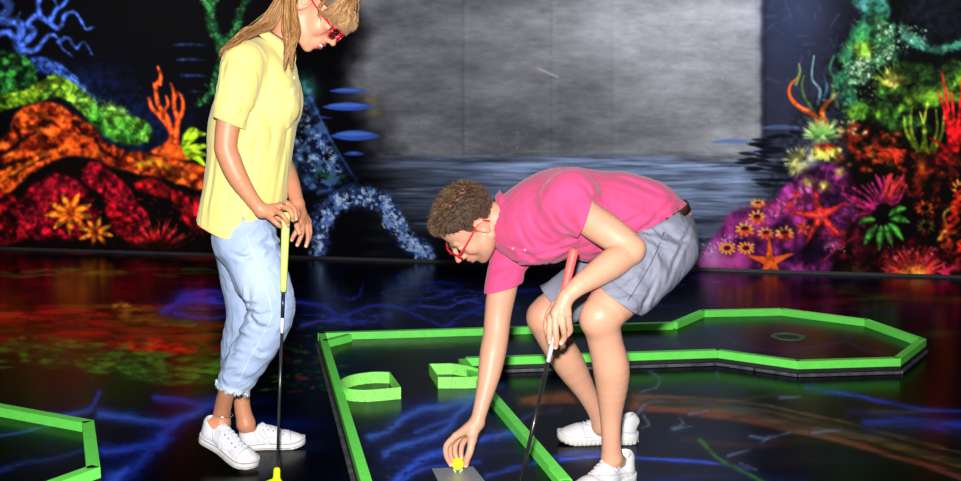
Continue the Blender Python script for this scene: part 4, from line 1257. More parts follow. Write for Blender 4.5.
# ------------------------------------------------------------------ heads, hands, shoes
class Frame:
    def __init__(s, o, f, u, sc=1.0):
        s.o = np.asarray(o, float); s.f = unit(f)
        u = np.asarray(u, float); s.u = unit(u - s.f * s.f.dot(u)); s.l = np.cross(s.u, s.f)   # l = its left
        s.sc = sc
        s.M = np.stack([s.f, s.l, s.u], 1)
    def p(s, x, y, z): return s.o + s.sc * (s.f * x + s.l * y + s.u * z)
    def pts(s, a): return s.o + s.sc * (np.asarray(a, float) @ s.M.T)
    def inv(s, P): return ((P - s.o) @ s.M) / s.sc

def head(S, H, male):
    k = H.sc
    def e(c, r, op='add', kk=None, rot=None): S.ell(H.p(*c), np.array(r) * k, H.M, op, kk)
    def c(a, b, ra, rb=None, op='add', kk=None): S.cap(H.p(*a), H.p(*b), ra * k, (rb or ra) * k, op=op, k=kk)
    S.group(.016, .014)
    e((-.018, 0, .045), (.096, .074, .082))
    e((.030, 0, .050), (.054, .062, .058), kk=.03)
    e((.036, 0, -.015), (.052, .056, .070), kk=.03)
    jw = .052 if male else .046
    c((-.004, jw, -.052), (.060, .020, -.088), .017, .014, kk=.03)
    c((-.004, -jw, -.052), (.060, -.020, -.088), .017, .014, kk=.03)
    e((.030, 0, -.068), (.044, jw - .006, .030), kk=.03)
    e((.074, 0, -.094), (.017, .020, .016) if male else (.015, .015, .014), kk=.018)
    for s in (1, -1):
        e((.060, s * .036, -.026), (.024, .020, .024), kk=.02)
        c((.080, s * .036, .019), (.087, s * .010, .017), .009 if male else .006, kk=.012)
    e((.088, 0, -.052), (.017, .026, .026), kk=.016)                       # muzzle
    for s in (1, -1):
        e((.095, s * .031, .001), (.013, .018, .012), 'sub', .010)         # sockets
    for s in (1, -1):
        e((.0785, s * .031, .000), (.0135, .0135, .0125), kk=.002)         # eyeballs
        c((.088, s * .020, .0065), (.086, s * .042, .006), .0035, kk=.003) # upper lids
    nl = .003 if male else 0
    c((.091, 0, .014), (.113 + nl, 0, -.022), .0068, .0090, kk=.008)
    e((.116 + nl, 0, -.027), (.0115, .0105, .0095), kk=.007)
    for s in (1, -1):
        e((.105, s * .011, -.031), (.010, .0065, .0075), kk=.006)
        e((.109, s * .0055, -.0375), (.005, .003, .004), 'sub', .003)
    e((.1015, 0, -.0525), (.0080, .021, .0052), kk=.005)
    e((.0995, 0, -.0655), (.0080, .018, .0062), kk=.005)
    if male:
        c((.106, -.020, -.0590), (.106, .020, -.0590), .0026, op='sub', kk=.003)
    else:                                                                   # smiling, lips parted
        c((.108, -.012, -.0585), (.108, .012, -.0585), .0045, op='sub', kk=.003)
        c((.094, -.027, -.0555), (.108, -.012, -.0585), .003, .0045, op='sub', kk=.003)
        c((.094, .027, -.0555), (.108, .012, -.0585), .003, .0045, op='sub', kk=.003)
    for s in (1, -1):
        S.group(.006, .006)
        y = s * .074
        e((-.012, y, -.004), (.017, .006, .029))
        c((-.026, y + s * .004, .012), (-.004, y + s * .004, .020), .0055); c((-.026, y + s * .004, .012), (-.024, y + s * .004, -.014), .0055)
        c((-.004, y + s * .003, .020), (.002, y, .004), .0045); c((-.024, y + s * .004, -.014), (-.010, y + s * .001, -.030), .0055)
        e((-.010, y + s * .006, .000), (.010, .006, .015), 'sub', .004)
        c((-.014, y + s * .003, .012), (-.014, y + s * .002, -.008), .003)

def head_paint(H, V, C, base, male, lip, browc):
    q = H.inv(V)
    x, y, z = q[:, 0], q[:, 1], q[:, 2]
    inh = (np.abs(x) < .16) & (np.abs(y) < .1) & (np.abs(z) < .15)
    def put(m, col): C[:] = C * (1 - m[:, None]) + np.array(col) * m[:, None]
    def blob(c, r, a=1): return np.where(inh, np.clip(1.3 - np.sqrt(((x - c[0]) / r[0])**2 + ((np.abs(y) - c[1]) / r[1])**2 + ((z - c[2]) / r[2])**2), 0, .3) / .3 * a, 0)
    ruddy = np.array(base) * (1.0, .72, .68)
    put(blob((.085, .034, -.03), (.03, .022, .02), .45), ruddy)
    put(blob((.116, 0, -.027), (.016, .014, .012), .5), ruddy)
    put(blob((-.012, .076, 0), (.03, .02, .035), .35), ruddy)
    put(blob((.102, 0, -.0525), (.012, .020, .0055), .95), lip)
    put(blob((.100, 0, -.0655), (.012, .017, .0068), .95), lip)
    put(blob((.086, .029, .0215), (.016, .017, .0045), .85), browc)
    # eyes
    put(blob((.090, .031, -.001), (.010, .0110, .0050)), (.46, .42, .40))
    put(blob((.092, .031, -.002), (.010, .0070, .0052)), (.05, .04, .035))
    put(blob((.092, .031, .0062), (.012, .014, .0022), .85), (.05, .03, .02))
    if male:
        st = np.clip((-.035 - z) / .03, 0, 1) * np.clip((x + .02) / .03, 0, 1) * inh
        put(st * .28, np.array(base) * (.42, .36, .34))

def hand(S, wrist, knuckles, fingers, thumb, rw=.024, r0=.0095, palmk=.014, flatw=None):
    """wrist: point; knuckles: 4 points; fingers: 4 lists of joints after the knuckle; thumb: list of joints from the wrist side"""
    S.group(palmk, .012)
    for i, kn in enumerate(knuckles):
        S.cap(wrist + (kn - wrist) * .05, kn, rw * .62, r0 * 1.22)
    mid = (knuckles[1] + knuckles[2]) / 2
    S.cap(wrist, wrist + (mid - wrist) * .55, rw * .80, rw * .62)
    S.cap(wrist + (thumb[0] - wrist) * .1, thumb[0], rw * .60, r0 * 1.5)
    for kn, fg in zip(knuckles, fingers):
        S.group(.0025, .0045)
        pts = [kn] + list(fg); n = len(pts)
        S.chain([(p, r0 * (1.10 - .30 * i / (n - 1))) for i, p in enumerate(pts)], n=3)
    S.group(.004, .008)
    S.chain([(p, r0 * (1.38 - .38 * i / (len(thumb) - 1))) for i, p in enumerate(thumb)])

def nail_paint(V, C, tips, cam_dir, col, r=.0075):
    for t, prev in tips:
        d = np.linalg.norm(V - (t + unit(cam_dir) * .007 + unit(t - prev) * .003), axis=1)
        m = np.clip((r - d) / .002, 0, 1)[:, None] * .6
        C[:] = C * (1 - m) + np.array(col) * m

def make_shoe(parent, heel, toe, up, side, style, L, label):
    """heel / toe: ground points of the outsole; style 'canvas' or 'runner'"""
    f = unit(toe - heel)
    Hf = Frame(heel, f, up, 1.0)
    k = L / .26
    X = lambda x, y, z: Hf.p(x * k, y * k, z * k)
    U = Shape()
    U.group(.02 * k, .01)
    def e(c, r, op='add', kk=None): U.ell(X(*c), np.array(r) * k, Hf.M, op, kk)
    def c(a, b, ra, rb, op='add', kk=None, flat=None): U.cap(X(*a), X(*b), ra * k, rb * k, op=op, k=kk, flat=flat)
    c((.040, 0, .040), (.036, 0, .074), .034, .031)
    c((.050, 0, .040), (.120, .002, .036), .033, .034)
    c((.120, .002, .040), (.185, .004, .028), .032, .034)
    e((.205, .004, .026), (.050, .043, .028))
    c((.068, 0, .088), (.140, .003, .058), .017, .019)                      # throat ridge
    if style == 'runner':
        c((.082, 0, .092), (.105, .001, .078), .015, .018)
        c((.010, 0, .070), (.030, 0, .080), .012, .014)
    U.group(.01, .006); U.groups[-1]['sub'] = True
    c((.046, 0, .080), (.040, 0, .140), .024, .034)
    c((.060, 0, .086), (.066, 0, .140), .020, .026)
    def uc(p):
        q = (p - Hf.o) @ Hf.M
        return np.maximum((.020 * k) - q[..., 2], -BIG)
    up_fn = lambda p: np.maximum(U(p), uc(p))
    if style == 'canvas':
        th0, th1, zt = .004, .004, .030 * k
    def sole(p):
        q = (p - Hf.o) @ Hf.M / k
        x, y, z = q[..., 0], q[..., 1], q[..., 2]
        a = np.array([.038, 0.0]); b = np.array([.200, .004])
        t = np.clip((x - a[0]) / (b[0] - a[0]), 0, 1)
        r = .038 + .010 * t ** 1.5 - .006 * np.sin(np.pi * np.clip(t * 1.15, 0, 1)) ** 2
        ex = x - (a[0] + (b[0] - a[0]) * t)
        ex = np.where(ex > 0, ex * .80, ex)
        d2 = np.hypot(ex, y - .004 * t) - r
        spring = .012 * np.clip((x - .19) / .07, 0, 1) ** 2
        top = (.030 if style == 'canvas' else .028 + .006 * np.clip((.12 - x) / .1, 0, 1)) + spring
        dz = np.maximum(z - top, spring - z)
        if style == 'runner':
            d2 = d2 + .0018 * np.sign(np.sin(x * 420)) * (z < .010) - .002 * np.clip((z - .010) / .01, 0, 1)
        else:
            d2 = d2 + .0010 * (np.abs(z - spring - .024) < .0016)
        return np.maximum(d2, dz) * k
    allp = np.array([X(-.02, -.07, -.01), X(-.02, .07, -.01), X(.28, -.07, -.01), X(.28, .07, -.01), X(-.02, -.07, .12), X(-.02, .07, .12), X(.28, -.07, .12), X(.28, .07, .12)])
    lo, hi = allp.min(0), allp.max(0)
    def ucol(V):
        q = (V - Hf.o) @ Hf.M / k
        C = np.tile(np.array([.64, .64, .67] if style == 'canvas' else [.66, .66, .66]), (len(V), 1))
        if style == 'canvas':
            m = (q[:, 0] > .205) ; C[m] = (.70, .70, .69)
            ln = (np.abs(q[:, 0] - .204) < .0012) | (np.abs(q[:, 0] - .075 + (q[:, 2] - .05) * .5) < .0010)
            C[ln] = (.30, .30, .36)
        else:
            ln = (np.abs(q[:, 0] - .195 + .5 * np.abs(q[:, 1])) < .0012) | (np.abs(q[:, 2] - .052 - .15 * (q[:, 0] - .1)) < .0010) | (np.abs(q[:, 0] - .062 - (q[:, 2] - .04) * .7) < .0012) | (np.abs(q[:, 0] - .10 - (q[:, 2] - .04) * .5) < .0010)
            C[ln] = (.38, .38, .42)
        return C
    m_up = mat('white_canvas' if style == 'canvas' else 'white_leather', attr='paint', rough=.7 if style == 'canvas' else .5, spec=.3, bump=.25, bscale=260, bdist=.001)
    so = grow('shoe', up_fn, lo, hi, .0022, m_up, parent, ucol)
    so['label'] = label
    def scol(V):
        q = (V - Hf.o) @ Hf.M / k
        z = q[:, 2] - .012 * np.clip((q[:, 0] - .19) / .07, 0, 1) ** 2
        C = np.tile(np.array([.68, .68, .66]), (len(V), 1))
        if style == 'canvas':
            C[np.abs(z - .0245) < .0013] = (.28, .03, .05)
            C[(np.abs(z - .008) < .0010)] = (.10, .10, .22)
            C[z < .0035] = (.42, .30, .18)
        else:
            C[z < .0085] = (.56, .52, .44)
            C[z < .003] = (.30, .28, .25)
        return C
    s_ob = grow('rubber_sole', sole, lo, hi, .0022, mat('shoe_rubber', attr='paint', rough=.45, spec=.4, noise=.05, nscale=60), so, scol, smooth=0)
    # laces
    V_, F_ = [], []
    n = 6 if style == 'canvas' else 7
    def top(x, y):
        zs = np.arange(.115, .02, -.001)
        pp = np.array([X(x, y, z) for z in zs]); d = U(pp); kk = np.nonzero(d < 0)[0]
        return X(x, y, zs[kk[0]] + .0022) if len(kk) else X(x, y, .06)
    for i in range(n):
        x = .098 + (.185 - .098) * i / (n - 1) if style == 'canvas' else .10 + .075 * i / (n - 1)
        w = .015 + .002 * (i % 2)
        for s in (1, -1):
            pts = [top(x - .006, s * w), top(x - .001, s * w * .5), top(x + .003, 0), top(x + .007, -s * w * .5), top(x + .010, -s * w)] if style == 'canvas' else [top(x, s * w), top(x + .002, s * w * .4), top(x + .003, 0)]
            tube(V_, F_, catmull(pts, 3), .0027 * k, 6)
    if style == 'canvas':
        for s in (1, -1):                                                    # bow
            a = top(.092, 0) + Hf.u * .004
            for q1, q2 in (((.085, s * .030, .075), (.105, s * .040, .050)), ((.10, s * .025, .07), (.13, s * .035, .052))):
                tube(V_, F_, catmull([a, X(*q1), X(*q2), X(q2[0] + .01, q2[1] * .6, q2[2] + .008), a + Hf.f * .004], 5), .0019 * k, 6)
            tube(V_, F_, catmull([a, X(.11, s * .033, .062), X(.13, s * .045, .034)], 5), .0019 * k, 6)
    else:
        a = top(.098, 0) + Hf.u * .003
        for s in (1, -1):
            tube(V_, F_, catmull([a, X(.085, s * .024, .088), X(.11, s * .034, .066), a], 5), .0018 * k, 6)
    quads_obj('laces', V_, F_, mat('white_cotton_lace', (.60, .60, .64), rough=.8, noise=.05, nscale=200), so)
    if style == 'canvas':
        m_ey = mat('dull_eyelet_metal', (.22, .22, .25), rough=.35, metal=.8)
        for i in range(5):
            x = .10 + .075 * i / 4
            for s in (1, -1):
                c_ = top(x, s * .019); nn = unit(Hf.l * s * .6 + Hf.u)
                V_, F_ = [], []; tube(V_, F_, [c_ - nn * .003, c_ + nn * .0008], [.0032 * k, .0026 * k], 8)
                quads_obj('eyelet', V_, F_, m_ey, so)
    return so, Hf, X, U

def glasses(parent, H, col, tint, lensw=.050, lensh=.032, x=.113, label=None):
    V_, F_ = [], []
    g = bpy.data.objects.new('eyeglasses', None)
    lens = []
    def outline(s, grow_=0):
        pts = []
        for i in range(32):
            a = 2 * math.pi * i / 32
            ca, sa = math.cos(a), math.sin(a)
            q = 2.6
            yy = (lensw / 2 + grow_) * math.copysign(abs(ca) ** (2 / q), ca); zz = (lensh / 2 + grow_) * math.copysign(abs(sa) ** (2 / q), sa)
            yc = s * .0335
            wrap = -.20 * max(0, abs(yc + yy) - .02)
            pts.append(H.p(x + wrap, yc + yy, -.002 + zz))
        return pts
    for s in (1, -1):
        o = outline(s)
        tube(V_, F_, o + [o[0], o[1]], .0026, 6)
        lens.append(o)
    tube(V_, F_, catmull([H.p(x, -.009, .004), H.p(x + .004, 0, .008), H.p(x, .009, .004)], 4), .0026, 6)
    for s in (1, -1):
        y = s * .0605
        tube(V_, F_, catmull([H.p(x - .008, y, .008), H.p(x - .014, s * .074, .010), H.p(x - .03, s * .077, .010), H.p(.03, s * .079, .012), H.p(-.012, s * .080, .016), H.p(-.030, s * .081, .006), H.p(-.04, s * .080, -.014)], 6),
             [.0030] * 30 + [.0026] * 7, 6)
    fr = quads_obj('eyeglasses', V_, F_, mat('red_acetate', col, rough=.25, spec=.6), parent)
    if label: fr['label'] = label
    for o in lens:
        c = np.mean(o, 0)
        bm = bmesh.new()
        vs = [bm.verts.new(p) for p in o]; cc = bm.verts.new(c + H.f * .0015)
        vb = [bm.verts.new(np.array(p) - H.f * .0016) for p in o]; cb = bm.verts.new(c - H.f * .0001)
        for i in range(32):
            j = (i + 1) % 32
            bm.faces.new([vs[i], vs[j], cc]); bm.faces.new([vb[j], vb[i], cb]); bm.faces.new([vs[j], vs[i], vb[i], vb[j]])
        lm = mat('tinted_lens', tint, rough=.05, spec=.5)
        b = lm.node_tree.nodes['Principled BSDF']; b.inputs['Transmission Weight'].default_value = 1.0; b.inputs['IOR'].default_value = 1.02
        bm_obj('lens', bm, lm, fr, True)
    return fr

def hair_strands(name, parent, strands, rad, cols, rough=.42, seg=4):
    Vs, Fs, Cs = [], [], []
    byn = {}
    for pts, col in strands: byn.setdefault(len(pts), []).append((np.asarray(pts), col))
    base = 0
    for n, lst in byn.items():
        Pn = np.array([p for p, _ in lst]); Cn = np.array([c for _, c in lst]); m = len(lst)
        tg = np.gradient(Pn, axis=1); tg /= np.linalg.norm(tg, axis=2, keepdims=True) + 1e-12
        ref = np.where(np.abs(tg[:, :, 2:3]) < .9, np.array([0, 0, 1.0]), np.array([1.0, 0, 0]))
        ref = np.where(np.abs(tg[:, :1, 2:3]) < .9, np.array([0, 0, 1.0]), np.array([1.0, 0, 0])) + np.zeros_like(tg)
        a = np.cross(tg, ref); a /= np.linalg.norm(a, axis=2, keepdims=True) + 1e-9
        b = np.cross(tg, a)
        r = (rad * np.interp(np.linspace(0, 1, n), [0, .15, .7, 1], [.7, 1, .9, .15]))[None, :, None, None]
        w = 2 * np.pi * np.arange(seg) / seg
        V = Pn[:, :, None, :] + r * (np.cos(w)[None, None, :, None] * a[:, :, None, :] + np.sin(w)[None, None, :, None] * b[:, :, None, :])
        i = base + np.arange(m * n * seg).reshape(m, n, seg)
        j = np.roll(i, -1, 2)
        Fs.append(np.stack([i[:, :-1], j[:, :-1], j[:, 1:], i[:, 1:]], -1).reshape(-1, 4))
        Vs.append(V.reshape(-1, 3)); Cs.append(np.repeat(Cn, n * seg, 0)); base += m * n * seg
    me = pymesh(name, np.concatenate(Vs), np.concatenate(Fs), np.concatenate(Cs))
    return link(name, me, parent, mat('hair_fibre', attr='paint', rough=rough, spec=.5), True)

def collar(parent, c, axis, front, r_up, r_lo, hgt, tip, m, th=.003, open_=.30, flat=1.0, sag=0.0, drop=0.0, name='collar'):
    """folded polo collar: stand edge near the neck, leaf falling outwards, two points in front"""
    A = unit(axis); Fv = unit(np.asarray(front) - A * np.dot(front, A)); S_ = np.cross(A, Fv)
    n = 48; up, lo, st = [], [], []
    for i in range(n + 1):
        a = open_ + (2 * math.pi - 2 * open_) * i / n
        e = min(i, n - i) / n
        d = Fv * math.cos(a) + S_ * math.sin(a) * flat
        tp = max(0, 1 - e / .10)
        up.append(c + d * r_up + A * (hgt - sag * (.5 + .5 * math.cos(a))))
        lo.append(c + d * (r_lo + tip * .15 * tp) + A * (-drop - tip * tp - sag * (.5 + .5 * math.cos(a))) + Fv * tip * .35 * tp)
        st.append(c + d * (r_up * .97) + A * (-.012 - sag * (.5 + .5 * math.cos(a))))
    bm = bmesh.new()
    rows = []
    for i in range(n + 1):
        mid = (np.array(up[i]) + np.array(lo[i])) / 2 + unit(np.array(up[i]) - c) * .004
        rows.append([bm.verts.new(p) for p in (st[i], up[i], mid, lo[i])])
    for i in range(n):
        for j in range(3):
            bm.faces.new([rows[i][j], rows[i + 1][j], rows[i + 1][j + 1], rows[i][j + 1]])
    bmesh.ops.recalc_face_normals(bm, faces=bm.faces)
    bmesh.ops.solidify(bm, geom=list(bm.faces), thickness=th)
    return bm_obj(name, bm, m, parent, True)
# ------------------------------------------------------------------ the standing woman
Y_AX = (0, 1, 0)
def woman():
    Y = 3.66; YN = 3.46; YF = 3.84
    R = random.Random(21)
    base = P(240, 455, Y); base[2] = 0
    T = thing('person', base, 'standing person with long blond hair, yellow polo shirt and cropped light jeans', 'person')
    q = lambda u, v, y, r: (P(u, v, y), px(r, y))
    H = Frame(P(315, 9.0, 3.62), (.640, -.17, -.735), (.735, 0, .640), 1.07)
    S = Shape()
    # trunk
    S.group(.03, .02)
    S.cap(*[P(258, 90, Y), P(250, 160, Y)], px(26, Y), px(22, Y), (Y_AX, 1.45))
    S.cap(P(250, 160, Y), P(243, 225, Y), px(22, Y), px(25, Y), (Y_AX, 1.4))
    S.cap(P(262, 72, Y), P(270, 60, Y), px(22, Y), px(14, Y), (Y_AX, 1.4))
    S.cap(P(272, 55, Y), H.p(-.03, 0, -.03), .047, .046)
    head(S, H, False)
    # near arm
    arm = lambda pts: S.group(.012, .012).chain([q(*a) for a in pts])
    arm([(244, 64, 3.50, 15), (234, 100, 3.45, 13.2), (228, 125, 3.43, 11.8), (226, 147, 3.42, 11.0), (230, 160, 3.42, 11.3), (238, 178, 3.42, 10.2), (252, 199, 3.43, 7.4), (261, 210, 3.44, 7.0)])
    S.ell(P(221.5, 148, 3.42), [.020] * 3)
    arm([(272, 66, 3.84, 14), (268, 110, 3.88, 12), (274, 148, 3.84, 10.5), (284, 165, 3.78, 9.4), (291, 182, 3.72, 8.2), (297.5, 203, 3.66, 6.4)])
    # legs
    arm([(243, 240, 3.56, 20), (254, 275, 3.55, 19), (270, 305, 3.54, 16), (258, 340, 3.54, 14.5), (240, 370, 3.555, 11), (227, 392, 3.60, 8.6), (222, 412, 3.66, 8.6), (222, 424, 3.68, 8.6)])
    arm([(243, 240, 3.76, 20), (245, 280, 3.77, 19), (250, 312, 3.78, 16), (248, 350, 3.78, 14), (243, 385, 3.78, 8.4), (242, 405, 3.78, 8.0), (246, 424, 3.78, 9)])
    toe_ = G(253.5, 471, .002)
    hz0 = min(np.linspace(.02, .16, 60), key=lambda z_: abs(np.linalg.norm(G(202, 437, z_) - toe_) - .262))
    WS = [(G(202, 437, hz0), toe_), (G(238, 449, 0), G(303.5, 446, 0))]
    print('heel height', hz0)
    for (h_, t_), an in zip(WS, (P(221, 424, 3.66), P(246, 424, 3.78))):
        mid_ = h_ + (t_ - h_) * .20 + np.array([0, 0, .060]); ball_ = h_ + (t_ - h_) * .62 + np.array([0, 0, .038])
        S.group(.01, .012).chain([(an, px(9.2, 3.7)), (mid_, .024), (ball_, .015)])
    # near hand over the top of the grip
    W1 = P(262, 211, 3.44)
    kn = [P(287, 203.5, 3.46), P(281, 206, 3.435), P(275, 211, 3.42), P(270, 217, 3.415)]
    fg = [[P(293.5, 208, 3.45), P(295.5, 215, 3.44), P(296, 219, 3.44)],
          [P(289, 209.5, 3.415), P(292.5, 216, 3.41), P(293, 220, 3.42)],
          [P(281.5, 214, 3.40), P(286.5, 220.5, 3.40), P(288, 225, 3.41)],
          [P(273.5, 220.5, 3.40), P(278.5, 225, 3.40), P(280.5, 226.5, 3.41)]]
    th = [P(270, 211, 3.485), P(278, 217, 3.50), P(285, 222, 3.49)]
    hand(S, W1, kn, fg, th, rw=.021, r0=.0088)
    tipsN = [(f[-1], f[-2]) for f in fg]
    # far hand hanging, fingers loosely curled
    W2 = P(297.5, 204, 3.66)
    kn2 = [P(300, 222, 3.62), P(303, 222.5, 3.635), P(306, 222, 3.655), P(308.5, 221, 3.675)]
    fg2 = [[P(296.5, 231, 3.60), P(293.5, 236, 3.595), P(291.8, 240, 3.60)],
           [P(302, 233, 3.61), P(299.5, 240, 3.60), P(297.3, 245, 3.60)],
           [P(308, 234, 3.64), P(307.5, 241, 3.63), P(306, 246, 3.625)],
           [P(310, 231, 3.67), P(309.5, 236, 3.665), P(308.5, 240.5, 3.66)]]
    th2 = [P(296.5, 214, 3.61), P(296.8, 225, 3.585), P(299.5, 233, 3.575)]
    hand(S, W2, kn2, fg2, th2, rw=.021, r0=.0086)
    skin = np.array(L3(194, 130, 97))
    def col(V):
        C = np.tile(skin, (len(V), 1))
        n = n3(V, 18, 5)[:, None]; C = C * (1 + .10 * n)
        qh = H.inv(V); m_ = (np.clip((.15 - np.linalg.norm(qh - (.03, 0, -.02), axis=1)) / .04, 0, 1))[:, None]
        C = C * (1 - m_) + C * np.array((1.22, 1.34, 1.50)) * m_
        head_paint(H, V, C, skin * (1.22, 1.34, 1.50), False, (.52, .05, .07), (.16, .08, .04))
        qh = H.inv(V); m = (np.abs(qh[:, 0] - .097) < .009) & (np.abs(qh[:, 1]) < .017) & (np.abs(qh[:, 2] + .0585) < .0035)
        C[m] = (.80, .78, .74)
        nail_paint(V, C, tipsN + [(f[-1], f[-2]) for f in fg2], (0, -1, .3), L3(236, 196, 180))
        # tendons and knuckle reddening
        for k_ in kn + kn2:
            d = np.linalg.norm(V - k_, axis=1); mm = np.clip((.014 - d) / .008, 0, 1)[:, None] * .25
            C = C * (1 - mm) + C * np.array([1.0, .70, .62]) * mm
        return C
    UB = Shape()
    UB.group(.02, .02).chain([q(262, 74, Y, 22), q(256, 110, Y, 26), q(248, 170, Y, 24), q(243, 225, Y, 26)], (Y_AX, 1.42))
    UA = Shape(); UA.group().chain([q(244, 64, 3.50, 16.5), q(234, 100, 3.45, 15), q(228, 135, 3.43, 13.5)])
    UA2 = Shape(); UA2.group().chain([q(272, 66, 3.84, 15.5), q(268, 110, 3.88, 13.5), q(272, 140, 3.85, 12.5)])
    M_skin = mat('tanned_skin', attr='paint', rough=.47, spec=.45, sss=.06, noise=.05, nscale=120, bump=.12, bscale=420, bdist=.0006)
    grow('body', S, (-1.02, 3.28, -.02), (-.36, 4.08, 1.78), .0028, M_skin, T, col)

    # polo shirt
    B = Shape()
    B.group(.035, .01)
    fl = (Y_AX, 1.30)
    B.chain([q(263, 76, Y, 33), q(260, 98, Y, 39), q(252, 130, Y, 41), q(249, 160, Y, 40), q(246, 190, Y, 40.5), q(239, 222, Y, 40), q(236, 250, Y, 40)], fl)
    B.cap(P(246, 62, 3.53), P(274, 58, 3.80), px(20, Y), px(18, Y))
    B.cap(P(262, 60, Y), P(273, 50, Y), px(21, Y), px(15, Y), (Y_AX, 1.3))
    B.ell(P(281, 102, 3.58), [.060, .062, .075]); B.ell(P(284, 102, 3.74), [.060, .060, .075])
    SL = Shape(); SL.group().chain([q(244, 64, 3.50, 21), q(237, 90, 3.45, 20), q(231, 112, 3.43, 16.8), q(228, 126, 3.43, 15.2), q(225, 142, 3.42, 15)])
    SL2 = Shape(); SL2.group().chain([q(274, 64, 3.82, 20), q(268, 108, 3.88, 17), q(270, 130, 3.88, 16)])
    pa, pb, pc = P(216, 118.5, 3.43), P(244, 129.5, 3.43), P(231, 122, 3.0)
    ns = unit(np.cross(pb - pa, pc - pa)); ns = ns if ns[2] < 0 else -ns
    arm_ax = (P(236, 92, 3.45), P(228, 130, 3.43))
    zv = lambda v: P(240, v, Y)[2]
    hemx = [P(u, 225, Y)[0] for u in (196, 214, 232, 240, 262, 282)]; hemz = [zv(v) for v in (217, 224, 231, 232, 229.5, 227)]
    slit = P(237, 219, 3.4)
    def cuts(p):
        x, y, z = p[..., 0], p[..., 1], p[..., 2]
        zz = np.interp(x, hemx, hemz)
        c = zz - z
        # sleeve ends
        b_ = B(p)
        da = (p - pa) @ ns
        c = np.maximum(c, np.where((SL(p) < b_ + .004) & (b_ > .004) & (da > -.02), da, -BIG))
        c = np.maximum(c, np.where((SL2(p) < b_ + .004) & (b_ > .004), z2 - z, -BIG))
        # side vent
        w = .5 * np.maximum(slit[2] - z, 0) * .62
        c = np.maximum(c, np.where((y < 3.60) & (z < slit[2]), w - np.abs(x - slit[0] - (slit[2] - z) * .05), -BIG))
        # neck opening
        nk = P(277, 40, Y)
        d = np.sqrt((((p - nk) * (1, 1, .8)) ** 2).sum(-1)) - .066
        return np.maximum(c, -d)
    z2 = P(0, 128, 3.88)[2]
    WC = crease_lines(3.5, [[(262, 106), (270, 128), (267, 160)], [(224, 68), (222, 100)], [(238, 72), (243, 95), (240, 116)], [(258, 112), (256, 150), (250, 205)], [(286, 100), (281, 140), (273, 190)], [(214, 150), (210, 185), (205, 212)],
        [(263, 104), (280, 95), (293, 80)], [(254, 112), (264, 126), (278, 136)], [(230, 182), (227, 218)], [(266, 44), (277, 56), (284, 76)], [(262, 52), (268, 74), (264, 96)], [(290, 112), (287, 150), (283, 185)], [(230, 60), (229, 84)]], .0036)
    def folds(p):
        x, y, z = p[..., 0], p[..., 1], p[..., 2]
        a = (x * 1.0 + z * .35) * 30 + 6 * n3(p, 5, 8)
        amp = .0042 * np.clip((1.35 - z) / .5, .15, 1)
        f = amp * np.sin(a) * (.4 + n3(p, 4, 3) * 1.2) + creases(p, WC, 3.66)
        f = f + .0040 * n3(np.stack([x * 1.0 + z * .25, y, z * .30 - x * .1], -1), 22, 31)
        # drag lines running from the armpit
        ap = P(262, 104, 3.5)
        r = np.sqrt((x - ap[0]) ** 2 + (z - ap[2]) ** 2) + 1e-6; th_ = np.arctan2(z - ap[2], x - ap[0])
        f = f + .0040 * np.sin(th_ * 5 + 1.0 + 3 * n3(p, 9, 15)) * np.exp(-((r - .09) / .05) ** 2) * (y < 3.6)
        return f
    def csolid(p):
        bs = smin(B(p), UB(p) - .007, .01)
        da = (p - pa) @ ns
        s1 = np.maximum(smin(SL(p), UA(p) - .006, .004), da - .0065)
        s2 = np.maximum(smin(SL2(p), UA2(p) - .006, .004), z2 - p[..., 2] - .0065)
        return smin(bs, np.minimum(s1, s2), .016)
    sfn = shell(csolid, .0065, cuts, folds)
    M_y = mat('yellow_pique', L3(232, 215, 126), rough=.85, spec=.2, sheen=.2, noise=.03, nscale=12, bump=.22, bscale=700, bdist=.0008)
    sh = grow('polo_shirt', sfn, (-1.06, 3.24, .70), (-.34, 4.10, 1.60), .0030, M_y, T, smooth=2)
    nk = P(277, 40, Y)
    collar(sh, nk, (.55, 0, .84), (.84, -.25, -.45), .060, .080, .018, .045, M_y, flat=1.1, open_=.36, drop=.014)
    # placket, buttons, sleeve band, hem stitching
    solid = lambda p: csolid(p) + folds(p)
    def ribbon(name, pts, w, m, parent, lift=.0015, Y0=3.2, th_=.0012, uoff=None):
        V_, F_ = [], []
        for (u, v) in pts:
            a = hit(solid, u - w / 2, v, Y0); b = hit(solid, u + w / 2, v, Y0)
            if a is None or b is None: continue
            o_ = np.array([0, -lift, 0])
            V_ += [a + o_, b + o_]
        for i in range(len(V_) // 2 - 1): F_.append((2*i, 2*i+1, 2*i+3, 2*i+2))
        o = quads_obj(name, V_, F_, m, parent)
        return o
    ribbon('placket', [(295.5 - i * .9, 66 + i * 6) for i in range(9)], 5.5, M_y, sh, .003)
    for u, v in ((294, 78), (292, 92), (290, 106)):
        a = hit(solid, u, v, 3.2)
        if a is None: continue
        V_, F_ = [], []
        tube(V_, F_, [a - np.array([0, .002, 0]), a - np.array([0, .006, 0])], [.0055, .005], 12)
        quads_obj('button', V_, F_, mat('shirt_button', L3(250, 240, 190), rough=.3), sh)

    # jeans
    Jn = Shape()
    Jn.group(.03, .01)
    Jn.cap(P(242, 222, Y), P(243, 240, Y), px(29, Y), px(27, Y), (Y_AX, 1.35))
    Jn.ell(P(236, 240, 3.58), [.075, .09, .085])
